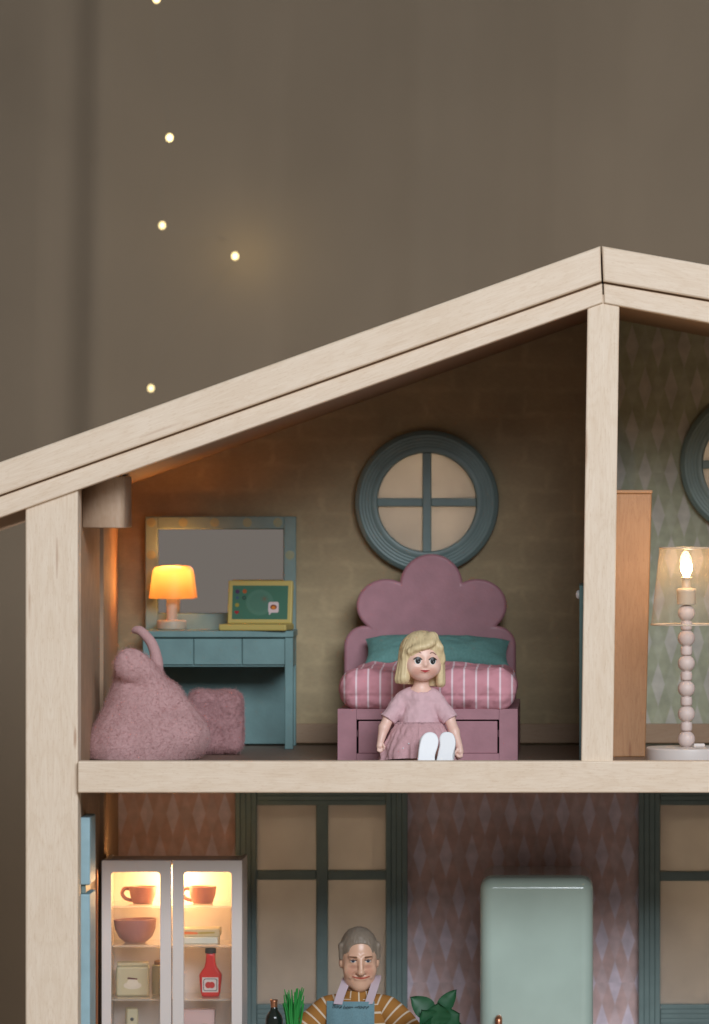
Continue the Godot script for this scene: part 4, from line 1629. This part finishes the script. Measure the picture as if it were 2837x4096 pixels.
	# ketchup: flat shouldered bottle with a label
	t = thing("sauce_bottle", "red sauce bottle with black cap and white label in the cabinet", "bottle", V(-16.14, -11.06, -11.2))
	var half := [V2(0.30, 0.0), V2(0.38, 0.03), V2(0.43, 0.2), V2(0.49, 0.75), V2(0.50, 0.98), V2(0.45, 1.08), V2(0.28, 1.32), V2(0.22, 1.55), V2(0.19, 1.95)]
	var out := PackedVector2Array()
	for q in half:
		out.append(q)
	for k in half.size():
		var q: Vector2 = half[half.size() - 1 - k]
		out.append(V2(-q.x, q.y))
	g = Geo.new()
	g.extrude(out, -0.24, 0.24, 0.1, 4, Transform2D.IDENTITY)
	obj("bottle_body", g, M.ketchup_red, t)
	g = Geo.new()
	g.lathe(PackedVector2Array([V2(0.23, 1.93), V2(0.25, 1.95), V2(0.25, 2.14), V2(0.22, 2.17), V2(0, 2.17)]), Vector3.ZERO, 24)
	obj("cap", g, M.black_cap, t)
	p = Paint.new(128, 120, Color(0.80, 0.76, 0.74))
	p.rect(9, 9, 119, 111, Color(0.35, 0.33, 0.33), 18)
	p.rect(15, 15, 113, 105, Color(0.80, 0.76, 0.74), 14)
	p.ell(48, 62, 24, 26, Color(0.70, 0.09, 0.08))
	p.ell(76, 62, 24, 26, Color(0.72, 0.10, 0.08))
	g = Geo.new()
	g.grid(PackedVector3Array([V(-0.36, 0.22, 0.246), V(0.36, 0.22, 0.246), V(-0.36, 0.88, 0.246), V(0.36, 0.88, 0.246)]), 2, 2)
	for i in 4:
		g.uv[i].y = 1 - g.uv[i].y
	obj("paper_label", g, material("tomato_label", lin(1, 1, 1), 0.6, p.tex()), t)

	# bottom shelf in view: a block and a berry picture
	t = thing("block", "small upright cream block with a dark dot on the cabinet's lower shelf", "block", V(-19.66, -14.0, -11.4), 9)
	g = Geo.new()
	g.box(V(-0.27, 0, -0.5), V(0.27, 2.42, 0.3), 0.10, 3)
	obj("block_body", g, M.cream, t)
	g = Geo.new()
	g.t = Transform3D(Basis(Vector3.RIGHT, PI / 2), V(-0.02, 1.95, 0.3))
	g.lathe(PackedVector2Array([V2(0.08, 0), V2(0.08, 0.02), V2(0, 0.02)]), Vector3.ZERO, 16)
	obj("dot", g, M.black_cap, t)
	t = thing("carton", "pale pink carton printed with red strawberries on the cabinet's lower shelf", "carton", V(-16.72, -14.0, -11.6))
	g = Geo.new()
	g.box(V(-0.75, 0, -0.4), V(0.75, 2.36, 0.4), 0.04, 2)
	obj("carton_body", g, material("carton_pink", lin(0.60, 0.42, 0.40), 0.6), t)
	p = Paint.new(128, 200, Color(0.80, 0.67, 0.65))
	for q in [[18, 78], [92, 70], [50, 130], [100, 140], [20, 168]]:
		p.ell(q[0], q[1], 21, 17, Color(0.74, 0.12, 0.17))
		p.line(V2(q[0], q[1] + 4), V2(q[0], q[1] + 24), 15, Color(0.74, 0.12, 0.17), 4)
		p.line(V2(q[0] - 8, q[1] - 15), V2(q[0] + 8, q[1] - 15), 3, Color(0.42, 0.40, 0.22), 3)
	g = Geo.new()
	g.grid(PackedVector3Array([V(-0.72, 0.03, 0.404), V(0.72, 0.03, 0.404), V(-0.72, 2.32, 0.404), V(0.72, 2.32, 0.404)]), 2, 2)
	for i in 4:
		g.uv[i].y = 1 - g.uv[i].y
	obj("berry_print", g, material("berry_print", lin(1, 1, 1), 0.6, p.tex()), t)


func build_kitchen() -> void:
	# fridge
	var o := V(-1.63, -21.0, -14.5)
	var t := thing("fridge", "glossy mint green rounded retro fridge against the pink wallpaper", "fridge", o)
	var g := Geo.new()
	g.box(V(-2.52, 0.3, -4.6), V(2.52, 15.25, 2.3), 0.55, 6, 1)
	obj("fridge_body", g, M.mint_enamel, t)
	g = Geo.new()
	g.box(V(-2.52, 0.5, 2.34), V(2.52, 15.25, 3.5), 0.58, 8, 1)
	var door := obj("door", g, M.mint_enamel, t)
	g = Geo.new()
	g.tube(curve([V(-1.68, 8.95, 3.45), V(-1.68, 9.0, 3.75), V(-1.68, 8.7, 3.85), V(-1.68, 7.2, 3.85), V(-1.68, 6.9, 3.75), V(-1.68, 6.95, 3.45)], 5), PackedFloat32Array([0.16]), 12)
	obj("handle", g, M.copper, door)
	for x in [-1.9, 1.9]:
		g = Geo.new()
		g.box(V(x - 0.3, 0, -3), V(x + 0.3, 0.34, 2.4), 0.03)
		obj("foot", g, M.black_cap, t)
	# kitchen table below the frame
	t = thing("kitchen_table", "plain wooden toy table in front of the man, below the picture's edge", "table", V(-9.4, -21.0, -5.0))
	g = Geo.new()
	g.box(V(-4.8, 7.6, -1.7), V(5.2, 8.0, 2.6), 0.08, 2)
	obj("tabletop", g, M.table_wood, t)
	for x in [-4.4, 4.8]:
		for z in [-1.3, 2.2]:
			g = Geo.new()
			g.box(V(x - 0.25, 0, z - 0.25), V(x + 0.25, 7.6, z + 0.25), 0.04, 1, 1)
			obj("leg", g, M.table_wood, t)
	# wine bottle
	t = thing("wine_bottle", "small dark wine bottle with copper neck left of the chives", "bottle", V(-13.03, -13.0, -6.0))
	g = Geo.new()
	g.lathe(PackedVector2Array([V2(0, 0), V2(0.36, 0), V2(0.38, 0.05), V2(0.38, 1.45), V2(0.33, 1.62), V2(0.17, 1.85), V2(0.14, 2.0)]), Vector3.ZERO, 28)
	obj("bottle_body", g, M.bottle_green, t)
	g = Geo.new()
	g.lathe(PackedVector2Array([V2(0.145, 1.95), V2(0.15, 2.2), V2(0.165, 2.22), V2(0.165, 2.3), V2(0, 2.31)]), Vector3.ZERO, 24)
	obj("neck_foil", g, M.copper, t)
	g = Geo.new()
	g.lathe(PackedVector2Array([V2(0.386, 0.45), V2(0.386, 1.12)]), Vector3.ZERO, 28)
	obj("paper_label", g, M.cream, t)
	# chives
	var rng := RandomNumberGenerator.new()
	rng.seed = 44
	t = thing("chives", "bunch of bright green toy chives standing left of the man", "plant", V(-12.15, -13.0, -5.6))
	for k in 34:
		var a := rng.randf() * TAU
		var r := sqrt(rng.randf()) * 0.26
		var b := V(cos(a) * r, 0, sin(a) * r)
		var h := rng.randf_range(2.15, 2.88)
		var lean := V(cos(a) * rng.randf_range(0.15, 0.42) + 0.02, h, sin(a) * 0.3)
		g = Geo.new()
		var path := curve([b, b + V(lean.x * 0.15, h * 0.4, lean.z * 0.2), b + V(lean.x * 0.5 + rng.randf_range(-0.05, 0.05), h * 0.75, lean.z * 0.5), b + lean], 4)
		g.tube(path, radii([0.05, 0.055, 0.05, 0.022], path.size()), 6)
		obj("stalk", g, M.grass_green, t)
	# leafy plant
	t = thing("leafy_plant", "dark green leafy toy plant between the man and the fridge", "plant", V(-5.95, -13.0, -6.0))
	var leaves := [[V(-0.15, 1.6, 0.1), V(-1.1, 2.45, 0.35), 0.42], [V(0.1, 1.7, 0), V(0.85, 2.75, 0.1), 0.30], [V(0.2, 1.2, 0.3), V(1.0, 1.75, 0.5), 0.55], [V(0.05, 1.3, 0.3), V(0.1, 2.2, 0.6), 0.50], [V(-0.1, 1.1, 0.3), V(-0.6, 1.9, 0.7), 0.45], [V(-0.2, 1.0, 0.2), V(-0.5, 1.35, 0.9), 0.45], [V(0.3, 1.0, 0.1), V(1.1, 1.25, 0.3), 0.5], [V(0.1, 1.3, -0.2), V(0.5, 2.1, -0.4), 0.45]]
	for l in leaves:
		g = Geo.new()
		var a: Vector3 = l[0]
		var b: Vector3 = l[1]
		var dir := (b - a).normalized()
		var face := V(0, 0.35, 1)
		var side := dir.cross(face).normalized()
		var nn := side.cross(dir).normalized()
		var pts := PackedVector3Array()
		for s in [1.0, -1.0]:
			for j in 11:
				var f := j / 10.0
				var wd: float = 1.22 * l[2] * pow(sin(PI * (0.06 + f * 0.94)), 0.75) * (1.1 - f * 0.35)
				for i in 9:
					var e := (i - 4) / 4.0
					var lift := -0.25 * f * f * (b - a).length() * 0.5 + e * e * 0.12 + 0.02 * sin(f * 22) * absf(e)
					pts.append(a.lerp(b, f) + side * e * wd + nn * (lift + s * 0.035 * (1 - e * e)))
			g.grid(pts, 9, 11, false, 1, 1, s > 0)
			pts = PackedVector3Array()
		g.tube(PackedVector3Array([V(0, 0.6, 0), a]), PackedFloat32Array([0.07]), 6)
		obj("leaf", g, M.leaf_green, t)
	g = Geo.new()
	g.lathe(PackedVector2Array([V2(0, 0), V2(0.42, 0), V2(0.52, 0.7), V2(0.46, 0.72), V2(0, 0.66)]), Vector3.ZERO, 24)
	obj("pot", g, M.terracotta, t)
	# small yellow fruit at the man's elbow
	g = Geo.new()
	g.ball(V(0, 0.5, 0), V(0.42, 0.46, 0.42))
	var fr := obj("fruit", g, material("fruit_yellow", lin(0.50, 0.36, 0.05), 0.45))
	fr.position = V(-7.0, -12.8, -4.4) * CM
	tag(fr, "small round yellow fruit at the man's right-hand sleeve", "fruit")


# ---------------------------------------------------------------- the man doll

func build_man() -> void:
	var o := V(-9.5, -21.0, -8.6)
	var t := thing("person", "grey-haired man doll in mustard striped jumper and blue apron behind the table", "doll", o)
	var hc := V(0.08, 11.72, 0.1)
	var turn := Basis(Vector3.UP, deg_to_rad(7)) * Basis(Vector3.RIGHT, deg_to_rad(4))
	var back := turn.inverse()
	var p := Paint.new(320, 320, Color(0.86, 0.685, 0.575))
	var px := func(x: float, y: float) -> Vector2: return V2(160 + x * 100, 160 - y * 100)
	for s in [-1.0, 1.0]:
		var c: Vector2 = px.call(s * 0.33, 0.16)
		p.ell(c.x, c.y + 24, 17, 8, Color(0.68, 0.46, 0.38), 8, 0.6)
		p.ell(c.x, c.y, 13, 7, Color(0.82, 0.78, 0.74))
		p.ell(c.x, c.y - 1, 7, 7, Color(0.12, 0.25, 0.36))
		p.ell(c.x, c.y - 1, 3.2, 3.6, Color(0.03, 0.04, 0.06))
		p.line(c + V2(-14, -4), c + V2(14, -4), 1.8, Color(0.33, 0.22, 0.18), 1.8, 0.9)
		p.line(c + V2(-s * 13, -17), c + V2(s * 15, -19), 4.2, Color(0.47, 0.34, 0.26), 2.8, 0.7)
		p.ell(c.x + s * 6, c.y + 48, 19, 16, Color(0.76, 0.50, 0.42), 16, 0.45)
	var mo: Vector2 = px.call(0.02, -0.56)
	for k in 15:
		var f := (k - 7) / 7.0
		p.ell(mo.x + f * 35, mo.y + 3 - f * f * 7, 4.5, 3.6 * (1.15 - absf(f) * 0.6), Color(0.70, 0.30, 0.24))
	var fm := material("man_skin", lin(0.98, 0.98, 0.98), 0.32, p.tex())
	fm.texture_repeat = false
	fm.subsurf_scatter_enabled = true
	fm.subsurf_scatter_strength = 0.04
	var uvf := func(q: Vector3) -> Vector2:
		var w: Vector3 = back * (q - hc)
		if w.z < 0.1 or q.y < 10.2:
			return V2(0.01, 0.01)
		return V2(0.5 + w.x / 3.2, 0.5 - w.y / 3.2)
	var head := Sdf.new()
	head.ell(V(0, 0.50, -0.16), V(0.80, 0.95, 0.95), 0.2)
	head.ell(V(0, -0.15, 0.05), V(0.72, 1.0, 0.78), 0.3)
	head.ell(V(0, -0.75, 0.22), V(0.62, 0.48, 0.55), 0.3)
	head.ell(V(0, -1.02, 0.55), V(0.30, 0.22, 0.22), 0.2)
	for s in [-1.0, 1.0]:
		head.ell(V(s * 0.47, -0.30, 0.48), V(0.24, 0.26, 0.22), 0.25)
		head.ell(V(s * 0.33, 0.17, 0.93), V(0.20, 0.13, 0.16), 0.12, true)
		head.ell(V(s * 0.33, 0.15, 0.66), V(0.15, 0.11, 0.13), 0.05)
		head.cap(V(s * 0.14, 0.35, 0.80), V(s * 0.46, 0.36, 0.68), 0.08, 0.07, 0.12)
		head.ell(V(s * 0.80, 0.0, -0.02), V(0.10, 0.26, 0.17), 0.08)
		head.cap(V(s * 0.20, -0.30, 0.86), V(s * 0.46, -0.60, 0.70), 0.035, 0.03, 0.1)
	head.cap(V(0, 0.22, 0.82), V(0, -0.30, 1.00), 0.10, 0.13, 0.12)
	head.ell(V(0, -0.34, 1.0), V(0.15, 0.12, 0.13), 0.08)
	for s in [-1.0, 1.0]:
		head.ell(V(s * 0.13, -0.36, 0.92), V(0.08, 0.07, 0.08), 0.06)
	head.cap(V(-0.28, -0.52, 0.78), V(0.28, -0.52, 0.78), 0.05, 0.05, 0.08)
	head.cap(V(-0.2, -0.62, 0.78), V(0.2, -0.62, 0.78), 0.055, 0.055, 0.08)
	var hf := func(q: Vector3) -> float: return head.d(back * (q - hc))
	var body := Sdf.new()
	body.cap(V(0, 9.6, -0.1), V(0.04, 10.9, 0.0), 0.5, 0.46, 0.1)
	body.cap(V(0, 5.6, 0), V(0, 9.3, 0), 0.95, 1.0, 0.3)
	body.cap(V(-0.9, 9.5, 0), V(0.9, 9.5, 0), 0.45, 0.45, 0.3)
	var arms := [[V(-1.25, 9.55, 0), V(-2.45, 8.35, 0.5), V(-2.2, 8.4, 2.3)], [V(1.25, 9.55, 0), V(2.45, 8.35, 0.5), V(2.2, 8.4, 2.3)]]
	for a in arms:
		body.cap(a[0], a[1], 0.45, 0.38, 0.15)
		body.cap(a[1], a[2], 0.36, 0.24, 0.1)
	for s in [-1.0, 1.0]:
		body.cap(V(s * 0.5, 5.5, 0), V(s * 0.55, 3.0, 0.1), 0.6, 0.45, 0.2)
		body.cap(V(s * 0.55, 3.0, 0.1), V(s * 0.6, 0.5, 0), 0.45, 0.32, 0.1)
		body.cap(V(s * 0.6, 0.28, -0.1), V(s * 0.65, 0.22, 0.9), 0.28, 0.22, 0.15)
	var g := Geo.new()
	g.surf(hf, hc - V(1.2, 1.5, 1.35), hc + V(1.2, 1.7, 1.45), 0.05, uvf)
	g.surf(func(q): return body.d(q), V(-3.1, -0.1, -1.3), V(3.1, 11.2, 2.9), 0.12, func(_q): return V2(0.01, 0.01))
	for i in 2:
		var hand := Sdf.new()
		var w: Vector3 = arms[i][2]
		var s := -1.0 if i == 0 else 1.0
		hand.cap(w, w + V(-s * 0.05, -0.03, 0.38), 0.2, 0.2, 0.1)
		for f in 4:
			var r0 := w + V(s * (0.17 - f * 0.11), -0.05, 0.5)
			var l := [0.36, 0.46, 0.42, 0.32][f] as float
			hand.cap(r0, r0 + V(0, 0.02, l * 0.55), 0.065, 0.06, 0.03)
			hand.cap(r0 + V(0, 0.02, l * 0.55), r0 + V(0, -0.1, l), 0.06, 0.05, 0.02)
		hand.cap(w + V(-s * 0.16, 0.0, 0.15), w + V(-s * 0.34, -0.04, 0.42), 0.08, 0.065, 0.05)
		g.surf(func(q): return hand.d(q), w - V(0.55, 0.4, 0.3), w + V(0.55, 0.4, 1.15), 0.045, func(_q): return V2(0.01, 0.01))
	obj("body", g, fm, t)

	# short moulded hair
	var hair := Sdf.new()
	hair.ell(V(0, 0.56, -0.18), V(0.845, 0.985, 0.985), 0.1)
	hair.cap(V(-0.78, 0.75, 0.1), V(-0.79, 0.18, 0.12), 0.16, 0.12, 0.1)
	hair.cap(V(0.78, 0.75, 0.1), V(0.79, 0.18, 0.12), 0.16, 0.12, 0.1)
	var open := Sdf.new()
	open.cap(V(-0.30, 0.25, 1.05), V(0.30, 0.25, 1.05), 0.55, 0.55, 0.05)
	open.cap(V(-0.35, 0.62, 1.05), V(0.35, 0.62, 1.05), 0.46, 0.46, 0.05)
	open.cap(V(-0.3, -0.6, 0.9), V(0.3, -0.6, 0.9), 0.85, 0.85, 0.1)
	var strands := FastNoiseLite.new()
	strands.seed = 9
	strands.frequency = 1.0
	var hairf := func(q0: Vector3) -> float:
		var q: Vector3 = back * (q0 - hc)
		var a := hair.d(q) + strands.get_noise_3d(q.x * 9, q.y * 3, q.z * 3) * 0.03
		a = maxf(a, -open.d(q))
		return maxf(a, (0.12 if q.z > -0.3 else -0.35) - q.y)
	g = Geo.new()
	g.surf(hairf, hc - V(1.2, 0.9, 1.5), hc + V(1.2, 1.8, 1.3), 0.055)
	obj("hair", g, M.grey_hair, t)

	# jumper: body, roll collar and sleeves, mustard with white stripes
	var st := Paint.new(16, 128, Color(0.66, 0.46, 0.24))
	st.rect(0, 20, 16, 44, Color(0.86, 0.79, 0.70))
	var knit := material("striped_knit", lin(0.92, 0.92, 0.92), 0.9, st.tex(), 0.2)
	var st2 := Paint.new(128, 16, Color(0.66, 0.46, 0.24))
	st2.rect(20, 0, 40, 16, Color(0.86, 0.79, 0.70))
	var knit2 := material("striped_collar", lin(0.92, 0.92, 0.92), 0.9, st2.tex(), 0.2)
	g = Geo.new()
	var prof := [[5.4, 1.15, 0.95], [7.0, 1.2, 1.02], [8.4, 1.36, 1.08], [9.2, 1.5, 1.05], [9.75, 1.38, 0.9], [10.05, 1.0, 0.75], [10.25, 0.66, 0.62]]
	var pts := PackedVector3Array()
	for r in prof:
		for i in 41:
			var a := TAU * i / 40
			pts.append(V(sin(a) * r[1], r[0], cos(a) * r[2]))
	g.grid(pts, 41, prof.size(), true, 1, 7.0)
	for a in arms:
		var s := signf(a[0].x)
		var path := curve([V(s * 0.55, 9.9, 0), V(s * 1.25, 9.62, 0.05), V(s * 1.95, 9.0, 0.2), V(s * 2.55, 8.3, 0.55), V(s * 2.5, 8.3, 1.2), V(s * 2.3, 8.38, 1.9)], 8)
		g.tube(path, radii([0.42, 0.64, 0.66, 0.60, 0.46, 0.36], path.size()), 20, true, 1.0, 11.5)
	var shirt := obj("jumper", g, knit, t)
	g = Geo.new()
	pts = PackedVector3Array()
	for r in [[9.95, 0.86], [10.2, 0.68], [10.45, 0.63], [10.5, 0.58], [10.4, 0.54]]:
		for i in 41:
			var a := TAU * i / 40
			pts.append(V(sin(a) * r[1], r[0], 0.02 + cos(a) * r[1] * 0.95))
	g.grid(pts, 41, 5, true, 11.0, 1)
	obj("collar", g, knit2, shirt)
	# apron: bib curved over the chest, with two straps round the neck
	g = Geo.new()
	pts = PackedVector3Array()
	var wave := FastNoiseLite.new()
	wave.seed = 2
	wave.frequency = 0.4
	for layer in [0.0, 0.09]:
		pts = PackedVector3Array()
		for j in 15:
			for i in 21:
				var x := -1.32 + 2.1 * i / 20
				var y := 4.4 + (10.06 - 4.4) * j / 14
				var z := 1.06 - 0.22 * x * x + wave.get_noise_2d(x * 3, y) * 0.08 - maxf(0, y - 9.2) * 0.22
				pts.append(V(x, y, z + 0.10 + layer))
		g.grid(pts, 21, 15, false, 1, 1, layer == 0.0)
	var ap := obj("apron", g, M.apron_blue, t)
	# a line of small dark embroidery along the top of the bib
	g = Geo.new()
	var rng := RandomNumberGenerator.new()
	rng.seed = 6
	for k in 26:
		var x := -1.06 + k * 0.062
		if k in [7, 15]:
			continue
		var z := 1.06 - 0.22 * x * x - (9.80 - 9.2) * 0.22 + 0.225
		g.tube(PackedVector3Array([V(x, 9.80 - rng.randf() * 0.05, z), V(x + 0.045, 9.84 + rng.randf() * 0.06, z)]), PackedFloat32Array([0.014]), 4)
	obj("embroidery", g, M.black_cap, ap)
	for s in [-1.0, 1.0]:
		g = Geo.new()
		var path := curve([V(-0.82, 9.95, 1.0), V(-0.72, 10.3, 0.82), V(-0.55, 10.75, 0.5), V(-0.46, 11.0, 0.0), V(-0.3, 11.0, -0.6)] if s < 0 else [V(0.52, 9.95, 1.0), V(0.64, 10.3, 0.85), V(0.80, 10.8, 0.55), V(0.84, 11.1, 0.0), V(0.5, 11.0, -0.6)], 6)
		pts = PackedVector3Array()
		for q in path:
			for e in [-0.19, 0.19]:
				pts.append(q + V(e, e * -s * -0.1, 0.04))
		g.grid(pts, 2, path.size())
		var lower := PackedVector3Array()
		for q in pts:
			lower.append(q - V(0, 0.0, 0.06))
		g.grid(lower, 2, path.size(), false, 1, 1, true)
		obj("strap", g, M.strap_lilac, ap)


# ---------------------------------------------------------------- lights on the curtain

func build_fairy_lights() -> void:
	var t := thing("fairy_lights", "string of small warm fairy lights hanging in front of the curtain", "string lights", V(-22, 24, -66.5))
	var o := V(-22, 24, -66.5)
	var at := [V(-22.8, 38.35, -66.5), V(-22.07, 30.75, -66.3), V(-22.5, 25.97, -66.6), V(-18.6, 24.35, -68.0), V(-23.1, 17.05, -66.4), V(-20.0, 8.0, -66.5)]
	var g := Geo.new()
	var pts := [V(-22.2, 60, -67.5)]
	pts.append_array(at)
	var path := curve(pts, 10)
	for i in path.size():
		path[i] -= o + V(0, -0.2, 0)
	g.tube(path, PackedFloat32Array([0.009]), 5)
	obj("wire", g, M.wire, t)
	var power := [1.0, 1.0, 0.55, 0.7, 0.4, 0.5]
	for i in at.size():
		g = Geo.new()
		var b: Vector3 = at[i] - o
		g.lathe(PackedVector2Array([V2(0, -0.16), V2(0.08, -0.14), V2(0.125, -0.07), V2(0.14, 0.0), V2(0.12, 0.08), V2(0.06, 0.15), V2(0, 0.17)]), b, 16)
		var m: StandardMaterial3D = M.fairy_bulb.duplicate()
		m.emission_energy_multiplier = 6.0 * power[i]
		obj("bulb", g, m, t)
		lamp_light("fairy_glow_%d" % i, at[i] + (V(0.5, 0.15, -0.6) if i == 3 else V(0, 0, 0)), lin(1.0, 0.75, 0.30), 0.00035 if i == 3 else 0.00002)
	# the same kind of string behind the house, whose glow comes through the opal window panes
	o = V(0, 0, -31)
	t = thing("fairy_lights", "second string of warm lights, hidden behind the house, glowing through its windows", "string lights", o)
	path = curve([V(-20, 14, 0), V(-11, 12, 0.3), V(-6.7, 11, 0), V(0, 14, 0.4), V(8.2, 12.6, 0), V(12, 6, 0.4), V(9, -4, 0), V(7, -11, 0), V(-2, -13, 0.3), V(-11.6, -11, 0), V(-18, -14, 0.3)], 8)
	g = Geo.new()
	g.tube(path, PackedFloat32Array([0.02]), 5)
	obj("wire", g, M.wire, t)
	var behind := [[-6.7, 11.0, 0.031], [8.2, 12.6, 0.031], [7.0, -11.0, 0.013], [-11.6, -11.0, 0.013]]
	for q in behind:
		g = Geo.new()
		g.lathe(PackedVector2Array([V2(0, -0.22), V2(0.1, -0.18), V2(0.13, -0.05), V2(0.12, 0.1), V2(0.05, 0.2), V2(0, 0.22)]), V(q[0], q[1], 0), 14)
		obj("bulb", g, M.fairy_bulb, t)
		lamp_light("window_glow_%d" % int(q[0] + 20), V(q[0], q[1], -31), lin(0.98, 0.95, 0.93), q[2])
